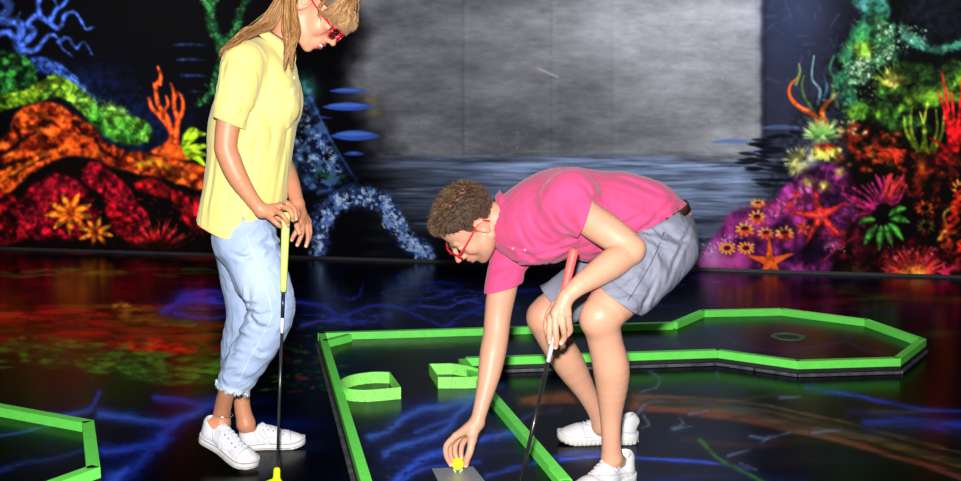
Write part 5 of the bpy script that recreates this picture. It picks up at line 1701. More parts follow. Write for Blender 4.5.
    Jn.group(.02, .02).chain([q(247, 236, 3.57, 28.5), q(257, 264, 3.55, 26.5), q(267, 290, 3.53, 25), q(272, 310, 3.53, 22.5), q(262, 335, 3.54, 21.5), q(246, 362, 3.56, 20), q(236, 380, 3.58, 17.5), q(233, 390, 3.60, 17), q(230, 402, 3.6, 17)])
    Jn.group(.02, .004).chain([q(240, 238, 3.76, 27), q(247, 285, 3.77, 24), q(250, 315, 3.77, 23), q(243, 345, 3.78, 21), q(238, 370, 3.78, 17), q(239, 390, 3.78, 15.0), q(240, 402, 3.78, 15)])
    hz = P(240, 387, 3.6)[2]
    LG = Shape(); LG.group(.01, .02).chain([q(242, 238, 3.56, 22), q(254, 275, 3.55, 20), q(269, 305, 3.54, 17), q(258, 340, 3.54, 15.5), q(241, 372, 3.555, 12), q(229, 400, 3.6, 10)])
    LG.group(.01, .02).chain([q(240, 238, 3.76, 23), q(245, 280, 3.77, 20), q(249, 312, 3.78, 17), q(247, 350, 3.78, 15), q(243, 395, 3.78, 10)])
    LG.group(.01, .02).cap(P(248, 200, Y), P(243, 228, Y), px(24, Y), px(26, Y), (Y_AX, 1.42))
    Jn_ = Jn
    Jn = lambda p: smin(Jn_(p), LG(p) - .005, .012)
    def jcut(p):
        x, y, z = p[..., 0], p[..., 1], p[..., 2]
        zz = hz + .006 * np.sin(x * 160 + y * 90) + .004 * np.sin(x * 411) + np.where(y > 3.69, .016, 0) - (x - P(232, 387, 3.6)[0]) * .25
        return np.maximum(zz - z, z - P(0, 212, Y)[2])
    kne = P(250, 308, 3.5)
    JC = crease_lines(3.5, [[(251, 308), (262, 313), (277, 308)], [(250, 312), (258, 323), (273, 325)], [(229, 341), (240, 335), (254, 338)], [(221, 358), (236, 352), (246, 353)], [(258, 240), (271, 246), (281, 250)], [(224, 373), (240, 367)],
        [(232, 331), (245, 321), (263, 318)], [(240, 300), (252, 303), (262, 300)], [(232, 252), (246, 256), (262, 253)], [(256, 345), (262, 352), (266, 350)]], .0046)
    def jf(p):
        x, y, z = p[..., 0], p[..., 1], p[..., 2]
        r = np.sqrt((x - kne[0]) ** 2 + (z - kne[2]) ** 2) + 1e-6; t = np.arctan2(z - kne[2], x - kne[0])
        f = .0032 * np.sin(t * 5 + 1 + 4 * n3(p, 9, 21)) * np.exp(-((r - .06) / .04) ** 2)
        f = f + .0042 * n3(np.stack([x * .3 + z * .12, y, z * 1.0 - x * .5], -1), 34, 33)
        low = np.clip((.62 - z) / .35, 0, 1)
        f = f + .0022 * low * np.sin((z + .5 * x) * 95 + 9 * n3(p, 7, 2))
        hp = P(262, 240, 3.5)
        r2 = np.sqrt((x - hp[0]) ** 2 + (z - hp[2]) ** 2); f = f + .0035 * np.sin((x * .7 - z) * 120 + 3 * n3(p, 8, 4)) * np.exp(-(r2 / .09) ** 2)
        return f + .0035 * n3(p, 9, 6) + creases(p, JC, 3.7)
    jsolid = lambda p: Jn(p) + jf(p)
    jfn = shell(Jn, .0065, jcut, jf)
    seam_px = [(247, 236), (253, 252), (258, 266), (263, 280), (268, 294), (271, 306), (271, 318), (265, 332), (257, 346), (250, 358), (244, 370), (239, 382)]
    def jcol(V):
        b_ = np.array(L3(156, 174, 206)); C = np.tile(b_, (len(V), 1))
        n = n3(V, 7, 9)[:, None] + .5 * n3(V, 30, 10)[:, None]
        C = C * (1 + .22 * n)
        z = V[:, 2]
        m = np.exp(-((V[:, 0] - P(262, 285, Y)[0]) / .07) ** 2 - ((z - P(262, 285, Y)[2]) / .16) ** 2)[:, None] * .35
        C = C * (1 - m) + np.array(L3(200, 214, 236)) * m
        m = np.clip((hz + .035 - z) / .03, 0, 1)[:, None] * .6
        C = C * (1 - m) + np.array(L3(214, 224, 240)) * m
        return C
    M_j = mat('light_denim', attr='paint', rough=.85, spec=.2, noise=.07, nscale=160, bump=.35, bscale=900, bdist=.0008)
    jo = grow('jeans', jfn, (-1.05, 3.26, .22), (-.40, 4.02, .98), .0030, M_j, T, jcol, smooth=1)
    V_, F_ = [], []
    sp = [hit(jsolid, u, v, 3.2) for u, v in seam_px]; sp = [s_ - np.array([0, .0016, 0]) for s_ in sp if s_ is not None]
    sp = [hit(jsolid, uproj(s_), vproj(s_), 3.2) - np.array([0, .0022, 0]) for s_ in catmull(sp, 7)]
    tube(V_, F_, sp, .0020, 6)
    quads_obj('side_seam', V_, F_, mat('denim_seam', L3(196, 208, 228), rough=.9, noise=.3, nscale=250), jo)
    m_fray = mat('frayed_cotton', L3(214, 224, 240), rough=.9)
    for (cx, cy, cz_, rr_) in ((P(233, 388, 3.6)[0], 3.60, hz, px(16.9, 3.6)), (P(239, 388, 3.78)[0], 3.78, hz + .016, px(14.8, 3.78))):
        V_, F_ = [], []
        for i in range(170):
            a = R.uniform(0, 6.283); rr2 = rr_ - .002 + R.uniform(-.002, .0015)
            x, y = cx + math.cos(a) * rr2, cy + math.sin(a) * rr2
            z0 = cz_ + .006 * math.sin(x * 160 + y * 90) - (x - P(232, 387, 3.6)[0]) * .25 + .008
            l = R.uniform(.010, .026)
            tube(V_, F_, [(x, y, z0), (x + R.uniform(-.003, .003), y + R.uniform(-.003, .003), z0 - l * .5), (x + R.uniform(-.007, .007), y + R.uniform(-.006, .006), z0 - l)], [.0014, .0012, .0005], 4)
        quads_obj('frayed_hem', V_, F_, m_fray, jo)
    # shoes
    make_shoe(T, WS[0][0], WS[0][1], (-.1, .03, 1), 1, 'canvas', .262, 'white canvas shoe with its heel raised')
    make_shoe(T, WS[1][0], WS[1][1], (0, 0, 1), 1, 'canvas', .245, 'white canvas shoe flat on the floor')
    # anklet and ring
    V_, F_ = [], []
    c_ = P(223, 414, 3.655)
    tube(V_, F_, [c_ + np.array([math.cos(a) * .034, math.sin(a) * .034, math.cos(a) * -.006]) for a in np.linspace(0, 6.6, 40)], .0013, 5)
    quads_obj('anklet', V_, F_, mat('silver_chain', (.75, .75, .75), rough=.25, metal=.9), T)
    rc = fg[1][0] * .35 + kn[1] * .65; rd = unit(fg[1][0] - kn[1])
    a_ = unit(np.cross(rd, (0, 0, 1))); b_ = np.cross(rd, a_)
    V_, F_ = [], []
    tube(V_, F_, [rc + (a_ * math.cos(t) + b_ * math.sin(t)) * .0108 for t in np.linspace(0, 6.6, 30)], .0014, 6)
    quads_obj('ring', V_, F_, mat('silver_ring', (.6, .6, .62), rough=.2, metal=1.0), T)
    glasses(T, H, L3(205, 16, 36), (.55, .42, .50), lensw=.054, lensh=.036, label='red framed glasses')
    # hair: scalp cover plus strands
    Sc = Shape(); head_cap = Sc.group(.02, .01)
    k = H.sc
    Sc.ell(H.p(-.018, 0, .048), np.array((.104, .082, .091)) * k, H.M)
    Sc.ell(H.p(.042, 0, .062), np.array((.058, .068, .056)) * k, H.M)
    Sc.ell(H.p(-.075, 0, -.01), np.array((.045, .068, .07)) * k, H.M)
    def hcut(p):
        qq = H.inv(p); x, y, z = qq[..., 0], qq[..., 1], qq[..., 2]
        c = np.maximum(.030 - z + np.clip((x + .01) * .10, -.1, .06) , -BIG)
        c = np.where(x < -.030, -.075 - z, c)
        return c
    hcol = lambda V: np.tile(np.array(L3(92, 60, 33)), (len(V), 1)) * (1 + .7 * n3(V * (1, 1, 1), 60, 4)[:, None])
    def hfn(p):
        qq = H.inv(p)
        return np.maximum(Sc(p) + .0025 * np.sin(qq[..., 1] * 420 + 3 * np.sin(qq[..., 0] * 40)), hcut(p))
    hc = grow('hair', hfn, H.o - .17, H.o + .17, .0030, mat('hair_mass', attr='paint', rough=.5, spec=.35), T, hcol)
    pal = [L3(190, 142, 90), L3(160, 112, 64), L3(208, 164, 112), L3(132, 88, 48), L3(176, 128, 78), L3(104, 66, 36)]
    st = []
    def J(p, s): return np.asarray(p) + np.array([R.gauss(0, s) for _ in range(3)])
    # back mass: crown -> behind the ear -> over nape and shoulder
    for i in range(1500):
        t = R.random(); s = R.uniform(-1, 1)
        root = H.p(-.03 + .05 * R.random() - .05 * t, .078 * s, .115 - .09 * abs(s) - .05 * t * R.random())
        p1 = H.p(-.088 - .012 * R.random(), .070 * s, .03 - .05 * t)
        lx = R.random()
        ysp = 3.46 + .30 * R.random() if s < 0.2 else 3.6 + .2 * R.random()
        ysp = 3.44 + .36 * R.random()
        a = P(278 - 14 * lx - 6 * R.random(), 20 + 6 * R.random(), 3.60)
        b = P(258 - 14 * lx, 30 + 4 * R.random(), .5 * (ysp + 3.6)); e = P(240 - 16 * lx, 40 + 4 * R.random() + 6 * lx, ysp)
        g_ = P(236 - 14 * lx - 3 * R.random(), 44 + 10 * lx + 3 * R.random(), ysp)
        if R.random() < .35:   # shorter pieces
            pts = [root, p1, a, b]
        else: pts = [root, p1, a, b, e, g_]
        st.append((catmull([J(x_, .003) for x_ in pts], 5), R.choice(pal)))
    # lock falling in front of the near shoulder
    for i in range(900):
        lx = R.random(); w = R.gauss(0, 1); ln = R.random() ** 1.6; fk = R.random() < .5
        root = H.p(-.035 - .03 * R.random(), -.060 - .018 * R.random(), .03 + .05 * R.random())
        p1 = H.p(-.045 - .035 * lx, -.088, -.005 - .02 * R.random())
        a = P(299 - 17 * lx + .6 * w, 24, 3.510 - .02 * R.random()); b = P(298 - 14 * lx + .8 * w, 36 + 3 * R.random(), 3.488 - .02 * R.random())
        tx = (291.5 if fk else 284.5) + w * 1.0
        e = P((298 - 14 * lx) * .45 + tx * .55, 46 + 6 * ln, 3.470 - .02 * R.random()); g_ = P(tx, 51 + 20 * ln, 3.458 - .015 * R.random())
        st.append((catmull([root, p1, a, b, e, g_], 5), R.choice(pal)))
    # crown and fringe
    for i in range(2300):
        s = R.uniform(-1, 1); t = R.random()
        z0 = .130 - .05 * s * s
        root = H.p(-.01 + .04 * t, .035 * s, z0 + .006)
        m1 = H.p(.060 + .012 * t, .058 * s, .106 - .018 * s * s)
        m2 = H.p(.098 + .010 * R.random(), .060 * s, .066 - .008 * s * s)
        e = H.p(.112 + .012 * R.random() - .020 * s * s, .062 * s - .004, .018 + .016 * R.random())
        st.append((catmull([J(root, .003), J(m1, .003), J(m2, .003), J(e, .003)], 5), R.choice(pal[:4] + [pal[2]])))
    for i in range(1600):      # side sweep over the temple to behind the ear
        t = R.random(); sd = -1 if R.random() < .75 else 1
        root = H.p(.03 - .05 * t, sd * (.010 + .03 * R.random()), .136 - .01 * t)
        m1 = H.p(.045 - .06 * t, sd * .076, .085); m2 = H.p(.020 - .07 * t, sd * .087, .045 - .01 * t); e = H.p(-.040 - .035 * t, sd * .084, .010 - .03 * R.random())
        st.append((catmull([J(root, .002), J(m1, .003), J(m2, .003), J(e, .004)], 5), R.choice(pal)))
    for i in range(2600):     # between crown and fringe, over the temple
        t = R.random(); q_ = R.random(); sd = -1 if R.random() < .8 else 1
        root = H.p(.000 + .06 * t, sd * (.012 + .030 * R.random()), .139 - .012 * t)
        m1 = H.p(.052 + .028 * t, sd * (.077 - .008 * t), .100 - .020 * t); m2 = H.p(.060 + .036 * t, sd * (.078 - .012 * t), .060 - .012 * t)
        e = H.p(.046 + .052 * t + .01 * q_, sd * (.079 - .012 * t), .020 + .012 * q_ - .012 * (1 - t))
        st.append((catmull([J(root, .002), J(m1, .003), J(m2, .003), J(e, .004)], 5), R.choice(pal)))
    for i in range(30):       # wisps in front of the ear
        root = H.p(.030, -.080, .050); e = H.p(.05 + .03 * R.random(), -.078, -.012 + .02 * R.random())
        st.append((catmull([J(root, .004), H.p(.028 + .015 * R.random(), -.090, .02), J(e, .003)], 5), R.choice(pal)))
    hair_strands('hair_strands', hc, st, .0008, None, seg=3)

    # putter standing under her hand
    top = P(286, 214, 3.462); foot = G(276.3, 487, .012)
    ax = unit(top - foot)
    Pt = thing('putter', (foot[0], foot[1], 0), 'putter with pale yellow grip and neon yellow head, under the standing woman\'s hand', 'putter', None)
    LT = np.linalg.norm(top - foot)
    def at(v):       # point on the club's axis that the photo shows at height v
        best = min(np.linspace(0, 1, 400), key=lambda t: abs(vproj(foot + (top - foot) * t) - v)); return foot + (top - foot) * best
    V_, F_ = [], []
    tube(V_, F_, [at(292), at(288), at(250), top - ax * .01, top + ax * .004, top + ax * .006], [.0092, .0105, .0125, .0142, .0138, .008], 16)
    quads_obj('grip', V_, F_, mat('pale_yellow_rubber_grip', L3(206, 226, 110), rough=.6, noise=.04, nscale=60, bump=.2, bscale=300), Pt)
    V_, F_ = [], []
    tube(V_, F_, [foot + ax * .03, at(318)], [.0042, .0052], 12)
    V2, F2 = [], []
    tube(V2, F2, [at(318), at(292)], [.0060, .0066], 12)
    shf = quads_obj('shaft', V_, F_, mat('black_chrome_shaft', (.03, .03, .035), rough=.25, spec=.6, metal=.3), Pt)
    quads_obj('shaft_band', V2, F2, mat('dark_shaft_sleeve', (.015, .015, .03), rough=.3), shf)
    V2, F2 = [], []
    tube(V2, F2, [at(333), at(318)], [.0058, .0058], 12)
    o = quads_obj('shaft_label', V2, F2, mat('white_shaft_sticker', (.7, .7, .74), rough=.35), shf)
    K = Shape(); K.group(.006, .006)
    fx = foot.copy()
    K.cap(fx + ax * .055, fx + ax * .015, .0115, .0125)
    dz = np.array([-.045, -.055, 0])
    K.cap(fx + np.array([-.010, -.01, .012]), fx + dz + np.array([0, 0, .012]), .017, .020)
    K.cap(fx + np.array([.006, .004, .012]), fx + np.array([-.012, -.016, .014]), .015, .017)
    def kf(p): return np.maximum(K(p), .001 - p[..., 2])
    grow('club_head', kf, fx - .12, fx + .12, .0025, mat('neon_yellow_plastic', L3(222, 240, 20), rough=.35, spec=.5), Pt)
    return H

def vproj(p):
    d = np.asarray(p) - np.array([0, 0, CAMH])
    dep = d[1] * CP - d[2] * SP; up = d[1] * SP + d[2] * CP
    return 240.5 - F * up / dep
def uproj(p):
    d = np.asarray(p) - np.array([0, 0, CAMH])
    return 480.5 + F * d[0] / (d[1] * CP - d[2] * SP)
woman()

# ------------------------------------------------------------------ the crouching man
def man():
    R = random.Random(31)
    base = G(606, 465); base[2] = 0
    T = thing('person', base, 'crouching person in pink polo shirt and grey shorts, reaching for the ball', 'person')
    q = lambda u, v, y, r: (P(u, v, y), px(r, y))
    H = Frame(P(472, 224, 3.58), (-.53, -.08, -.84), (-.84, -.33, .54), 1.06)
    S = Shape()
    S.group(.03, .02)
    S.cap(P(662, 238, 3.6), P(625, 215, 3.6), px(28, 3.6), px(30, 3.6), (Y_AX, 1.2))
    S.cap(P(625, 213, 3.6), P(560, 213, 3.6), px(30, 3.6), px(32, 3.6), (Y_AX, 1.3))
    S.cap(P(560, 213, 3.6), P(528, 220, 3.62), px(32, 3.6), px(24, 3.6), (Y_AX, 1.35))
    S.cap(P(524, 218, 3.62), H.p(-.035, 0, -.03), .066, .058, k=.03)
    head(S, H, True)
    arm = lambda pts, k=.012: S.group(k, .012).chain([q(*a) for a in pts])
    # near arm
    arm([(566, 200, 3.42, 20), (585, 216, 3.38, 17.5), (606, 230, 3.34, 17), (624, 243, 3.31, 15.5), (631, 250, 3.30, 14)])
    S.ell(P(636, 247, 3.30), [.030] * 3)
    arm([(629, 252, 3.30, 14), (614, 262, 3.27, 15.2), (598, 273, 3.24, 13.4), (580, 285, 3.20, 10.0), (567, 296.5, 3.18, 7.6)])
    # reaching arm
    arm([(522, 236, 3.74, 18), (508, 265, 3.68, 15.5), (501, 295, 3.63, 14.5), (497.5, 318, 3.59, 13.2), (496, 334, 3.57, 13.0), (493, 352, 3.545, 13.2), (489, 375, 3.52, 11.4), (483, 400, 3.49, 8.4), (477.5, 421, 3.47, 6.9)])
    # near leg
    arm([(656, 250, 3.50, 31), (630, 282, 3.38, 27), (607, 309, 3.28, 22), (600, 320, 3.27, 19.5)], .02)
    S.ell(P(597, 318, 3.25), [.052, .05, .055])
    arm([(601, 322, 3.27, 18.5), (606, 345, 3.29, 17.5), (611, 366, 3.31, 18.6), (612, 385, 3.33, 16.5), (611, 412, 3.35, 11.8), (611, 436, 3.36, 9.8), (612, 458, 3.38, 10.8)], .02)
    # far leg
    arm([(650, 250, 3.70, 30), (600, 285, 3.72, 24), (556, 308, 3.74, 19.5), (545, 316, 3.74, 18)], .02)
    S.ell(P(543, 317, 3.73), [.050] * 3)
    arm([(545, 320, 3.74, 17.5), (556, 342, 3.76, 16.0), (570, 365, 3.78, 15.6), (586, 392, 3.80, 10.5), (597, 412, 3.82, 9.2), (602, 426, 3.83, 10)], .02)
    MS = [(G(631, 480, 0), G(566, 506, 0)), (G(638, 442, 0), G(550, 441, 0))]
    for (h_, t_), an in zip(MS, (P(612, 458, 3.38), P(602, 426, 3.83))):
        mid_ = h_ + (t_ - h_) * .22 + np.array([0, 0, .068]); ball_ = h_ + (t_ - h_) * .62 + np.array([0, 0, .042])
        S.group(.01, .012).chain([(an, px(10.2, 3.5)), (mid_, .027), (ball_, .017)])
    # near hand round the grip of his putter
    club_top = P(574, 250, 3.235); club_foot = G(513, 513, BED_Z + .012) 
    ax = unit(club_top - club_foot)
    def on_club(v):
        ts = np.linspace(0, 1, 500); best = min(ts, key=lambda t: abs(vproj(club_foot + (club_top - club_foot) * t) - v)); return club_foot + (club_top - club_foot) * best
    Yc = lambda v: on_club(v)[1]
    uc = lambda v: uproj(on_club(v))
    W1 = P(566, 297.5, 3.182)
    kn = [P(550.5, 318, Yc(316) - .016), P(555, 312.5, Yc(312) - .034), P(561.5, 312, Yc(310) - .040), P(567.5, 313.5, Yc(310) - .034)]
    fg = [[P(549.5, 329, Yc(325) - .026), P(549.5, 337, Yc(337) - .020), P(550, 342, Yc(340) - .016)],
          [P(555.5, 328, Yc(330) - .040), P(556.5, 340, Yc(340) - .028), P(555.5, 347, Yc(346) - .014)],
          [P(563, 327, Yc(325) - .034), P(564.5, 337, Yc(330) - .012), P(561, 343, Yc(340) + .004)],
          [P(569, 324, Yc(320) - .020), P(570, 331, Yc(325) - .004), P(566, 336, Yc(330) + .012)]]
    th = [P(556, 305, Yc(303) - .006), P(549, 315, Yc(315) + .006), P(547, 326, Yc(325) + .004), P(548, 333, Yc(333) - .002)]
    hand(S, W1, kn, fg, th, rw=.022, r0=.0102)
    # reaching hand on the ball
    W2 = P(477, 423, 3.47)
    Yb = BALL[1]
    kn2 = [P(455.5, 436, Yb - .018), P(459, 434, Yb + .006), P(463, 434, Yb + .028), P(467.5, 436, Yb + .046)]
    fg2 = [[P(446.5, 445.5, Yb - .018), P(446.5, 456, Yb - .016), P(450.8, 464.5, Yb - .010)],
           [P(450.5, 444, Yb + .012), P(450, 454, Yb + .014), P(453, 461.5, Yb + .012)],
           [P(456, 443, Yb + .034), P(455, 452, Yb + .036), P(457, 459, Yb + .030)],
           [P(462.5, 444, Yb + .052), P(461, 452, Yb + .050), P(461.5, 458, Yb + .044)]]
    th2 = [P(472, 440, Yb - .004), P(470, 451, Yb - .020), P(466.8, 459.5, Yb - .018), P(465.8, 465, Yb - .012)]
    hand(S, W2, kn2, fg2, th2, rw=.026, r0=.0100)
    skin = np.array(L3(206, 152, 124))
    def col(V):
        C = np.tile(skin, (len(V), 1))
        C = C * (1 + .10 * n3(V, 16, 5)[:, None])
        head_paint(H, V, C, skin, True, (.50, .20, .17), (.22, .12, .06))
        nail_paint(V, C, [(f[-1], f[-2]) for f in fg + fg2] + [(th[-1], th[-2]), (th2[-1], th2[-2])], (0, -1, .3), L3(244, 206, 190), r=.008)
        for k_ in kn + kn2:
            d = np.linalg.norm(V - k_, axis=1); mm = np.clip((.015 - d) / .008, 0, 1)[:, None] * .25
            C = C * (1 - mm) + C * np.array([1.0, .70, .62]) * mm
        for c_, r_ in ((P(597, 318, 3.2), .075), (P(541, 317, 3.7), .07)):
            d = np.linalg.norm(V - c_, axis=1); mm = np.clip((r_ - d) / .05, 0, 1)[:, None] * .18
            C = C * (1 - mm) + C * np.array([1.0, .72, .66]) * mm
        return C
    M_skin = mat('fair_skin', attr='paint', rough=.47, spec=.45, sss=.06, noise=.05, nscale=120, bump=.14, bscale=400, bdist=.0006)
    grow('body', S, (-.30, 2.98, -.02), (.86, 4.02, 1.12), .0028, M_skin, T, col)

    # polo
    B = Shape(); B.group(.035, .01)
    fl = (Y_AX, 1.28)
    B.chain([q(672, 232, 3.6, 26), q(652, 217, 3.6, 33), q(625, 212, 3.6, 39), q(595, 214, 3.6, 43), q(562, 213, 3.6, 45), q(538, 219, 3.61, 40), q(522, 228, 3.62, 33)], fl)
    B.cap(P(572, 196, 3.43), P(526, 226, 3.78), px(25, 3.6), px(24, 3.6))
    B.cap(P(526, 224, 3.62), P(514, 221, 3.62), px(27, 3.6), px(24, 3.6))
    cc = P(506, 220, 3.62); cax = unit(np.array([-.88, 0, -.48]))
    B.ell(P(540, 245, 3.58), [.10, .12, .06])
    UB = Shape(); UB.group().chain([q(655, 230, 3.6, 30), q(625, 214, 3.6, 32), q(560, 213, 3.6, 34), q(526, 220, 3.62, 25)], (Y_AX, 1.3))
    SL = Shape(); SL.group().chain([q(562, 204, 3.43, 24), q(584, 214, 3.38, 21.5), q(602, 226, 3.34, 20)])
    UA = Shape(); UA.group().chain([q(566, 200, 3.42, 21.5), q(585, 216, 3.38, 19), q(606, 230, 3.34, 18.5)])
    SL2 = Shape(); SL2.group().chain([q(520, 238, 3.74, 22), q(508, 262, 3.69, 19), q(502, 288, 3.64, 16.5), q(500, 304, 3.63, 16)])
    UA2 = Shape(); UA2.group().chain([q(522, 236, 3.74, 20), q(508, 265, 3.68, 17.2), q(501, 300, 3.63, 16)])
    def plane(pa, pb, away):
        pc = (pa + pb) / 2 + np.array([0, 1.0, 0]); n = unit(np.cross(pb - pa, pc - pa))
        return (pa, n if n.dot(away) > 0 else -n)
    p1 = plane(P(591, 196, 3.40), P(578.5, 233, 3.38), np.array([1, 0, -.3]))
    p2 = plane(P(488, 291, 3.66), P(515, 284, 3.66), np.array([0, 0, -1.]))
    c1 = P(598, 222, 3.35)
    hemA, hemB = P(690, 214, 3.6), P(668, 268, 3.6)
    ph = plane(P(688, 210, 3.6), P(640, 262, 3.6), np.array([1, 0, -.4]))
    # the hem: rises at the side where the belt shows
    hemcurve_v = [160, 186, 214, 221, 226, 240, 256, 275]; hemcurve_u = [700, 694, 689, 671, 660, 628, 606, 600]
    hz_ = [P(0, v, 3.6)[2] for v in hemcurve_v][::-1]; hx_ = [P(u, v, 3.6)[0] for u, v in zip(hemcurve_u, hemcurve_v)][::-1]
    sl = P(672, 223, 3.5)
    def cuts(p):
        x, y, z = p[..., 0], p[..., 1], p[..., 2]
        c = x - np.interp(z, hz_, hx_)
        b_ = B(p)
        d1 = (p - p1[0]) @ p1[1]
        c = np.maximum(c, np.where((SL(p) < b_ + .004) & (b_ > .004) & (d1 > -.02), d1, -BIG))
        d2 = (p - p2[0]) @ p2[1]
        c = np.maximum(c, np.where((SL2(p) < b_ + .004) & (b_ > .004) & (d2 > -.02), d2, -BIG))
        d = (p - cc) @ cax + .003
        near = ((p - cc) ** 2).sum(-1) < .090 ** 2
        return np.maximum(c, np.where(near & (d > -.02), d, -BIG))
    MC = crease_lines(3.5, [[(585, 232), (560, 224), (547, 205)], [(590, 236), (620, 222), (652, 205)], [(604, 246), (632, 232), (658, 214)], [(640, 226), (662, 207), (678, 197)], [(520, 258), (545, 251), (575, 242)],
        [(513, 243), (528, 256), (550, 264)], [(494, 262), (503, 275), (513, 282)], [(550, 264), (572, 250), (592, 241)], [(612, 176), (642, 186), (672, 200)], [(566, 232), (556, 242), (540, 246)], [(505, 262), (515, 266), (525, 262)], [(573, 176), (584, 186), (590, 196)],
        [(527, 205), (535, 225), (550, 238)], [(516, 215), (524, 236), (536, 250)]], .0042)
    def folds(p):
        x, y, z = p[..., 0], p[..., 1], p[..., 2]
        f = .0026 * n3(p, 18, 12) + creases(p, MC, 3.62)
        for (cu, cv, cy, fr, amp, r0, w, ph_) in ((583, 236, 3.4, 6, .0055, .09, .07, .3), (516, 262, 3.66, 6, .0035, .07, .05, 1.0), (548, 262, 3.5, 5, .0045, .10, .07, 0), (672, 226, 3.5, 6, .004, .09, .08, .5)):
            ap = P(cu, cv, cy); r = np.sqrt((x - ap[0]) ** 2 + (z - ap[2]) ** 2) + 1e-6; t = np.arctan2(z - ap[2], x - ap[0])
            f = f + amp * np.sin(t * fr + ph_ + 2.5 * n3(p, 7, 3)) * np.exp(-((r - r0) / w) ** 2) * (1 if cy < 3.6 else 1)
        # long soft folds running with the back
        f = f + .0045 * np.sin((z * 1.0 + x * .45) * 70 + 5 * n3(p, 5, 5)) * np.clip((1.0 - z) / .2, 0, 1) * np.clip((x - P(600, 200, 3.6)[0] + .12) / .1, 0, 1)
        return f
    def csolid(p):
        bs = smin(B(p), UB(p) - .007, .01)
        s1 = np.maximum(smin(SL(p), UA(p) - .006, .004), (p - p1[0]) @ p1[1] - .0065)
        s2 = np.maximum(smin(SL2(p), UA2(p) - .006, .004), (p - p2[0]) @ p2[1] - .0065)
        return smin(bs, np.minimum(s1, s2), .018)
    solid = lambda p: csolid(p) + folds(p)
    sfn = shell(csolid, .0065, cuts, folds)
    M_p = mat('pink_pique', L3(206, 72, 120), rough=.85, spec=.2, sheen=.15, noise=.04, nscale=12, bump=.22, bscale=700, bdist=.0008)
    sh = grow('polo_shirt', sfn, (-.10, 3.16, .48), (.86, 4.0, 1.14), .0030, M_p, T, smooth=2)
    collar(sh, cc, cax, (.48, -.30, -.88), .079, .100, .006, .040, M_p, flat=.95, open_=.16, drop=.030)
    def seam(name, pts, r, m, parent, Y0=3.0, fn=solid, lift=.0030, n=5):
        sp = [hit(fn, u, v, Y0) for u, v in catmull(pts, n)]; sp = [s_ - np.array([0, lift, 0]) for s_ in sp if s_ is not None]
        V_, F_ = [], []; tube(V_, F_, sp, r, 6); return quads_obj(name, V_, F_, m, parent)
    seam('placket', [(507, 246), (514, 249), (522, 250), (531, 250), (540, 248)], .0045, M_p, sh)
    for u, v in ((513, 248.5), (525, 249.8)):
        a = hit(solid, u, v, 3.0)
        if a is None: continue
        V_, F_ = [], []
        tube(V_, F_, [a - np.array([0, .003, 0]), a - np.array([0, .007, 0])], [.0055, .005], 12)
        quads_obj('button', V_, F_, mat('pink_button', L3(236, 130, 170), rough=.3), sh)
    seam('sleeve_seam', [(563, 168), (554, 173), (545, 184), (541, 196), (544, 208), (552, 219), (562, 228), (572, 234)], .0020, M_p, sh)
    seam('sleeve_band', [(587.5, 194), (583, 206), (577, 220), (573.5, 231)], .0016, M_p, sh)
    # belt glimpsed above the shorts
    # shorts
    Jn = Shape(); Jn.group(.035, .01)
    Jn.chain([q(648, 222, 3.6, 32), q(660, 234, 3.6, 35.5), q(664, 248, 3.6, 33)], (Y_AX, 1.22))
    Jn.group(.02, .03).chain([q(660, 248, 3.50, 37.5), q(640, 272, 3.41, 33.5), q(620, 297, 3.32, 27), q(608, 309, 3.28, 25.5)])
    Jn.group(.02, .01).chain([q(650, 250, 3.70, 33), q(600, 280, 3.72, 29), q(566, 298, 3.735, 25), q(548, 308, 3.74, 23)])
    w1, w2 = P(641, 205, 3.6), P(694, 214, 3.6)
    pw = plane(P(628, 226, 3.6), P(682, 203, 3.6), np.array([-.4, 0, 1.]))
    pn = plane(P(602, 287, 3.32), P(639, 314, 3.32), np.array([-.6, 0, -.8]))
    pf = plane(P(540, 287, 3.74), P(574, 330, 3.74), np.array([-.8, 0, -.5]))
    def jcut(p):
        x, y, z = p[..., 0], p[..., 1], p[..., 2]
        c = (p - pw[0]) @ pw[1]
        ys = 3.575 + .0 * x
        dn = (p - pn[0]) @ pn[1]; df = (p - pf[0]) @ pf[1]
        c = np.maximum(c, np.where(y < ys, dn, -BIG))
        return np.maximum(c, np.where(y >= ys, df, -BIG))
    SC_ = crease_lines(3.45, [[(640, 226), (655, 240), (673, 246)], [(642, 235), (648, 255), (641, 276)], [(691, 226), (676, 246), (661, 276)], [(606, 286), (620, 281), (641, 283)], [(612, 292), (628, 299)], [(652, 262), (641, 286), (634, 296)],
        [(560, 286), (580, 276)], [(660, 222), (672, 236), (690, 240)], [(640, 245), (628, 262), (612, 275)]], .0046)
    def jf(p):
        x, y, z = p[..., 0], p[..., 1], p[..., 2]
        f = creases(p, SC_, 3.6) + .0045 * n3(p, 10, 6) + .002 * n3(p, 24, 7)
        ap = P(640, 232, 3.4); r = np.sqrt((x - ap[0]) ** 2 + (z - ap[2]) ** 2) + 1e-6; t = np.arctan2(z - ap[2], x - ap[0])
        f = f + .0070 * np.sin(t * 8 + 1 + 3 * n3(p, 6, 3)) * np.exp(-((r - .10) / .07) ** 2)
        a = (x * .8 - z * .6) * 60 + 4 * n3(p, 6, 8)
        f = f + .0045 * np.sin(a) * np.clip((.80 - z) / .2, 0, 1)
        # turned-up cuff
        dn = (p - pn[0]) @ pn[1]
        f = f - .0022 * ((dn > -.035) & (y < 3.5))
        return f
    js = lambda p: Jn(p) + jf(p)
    def jcol(V):
        C = np.tile(np.array(L3(132, 134, 150)), (len(V), 1)); return C * (1 + .14 * n3(V, 40, 9)[:, None] + .12 * n3(V, 8, 10)[:, None])
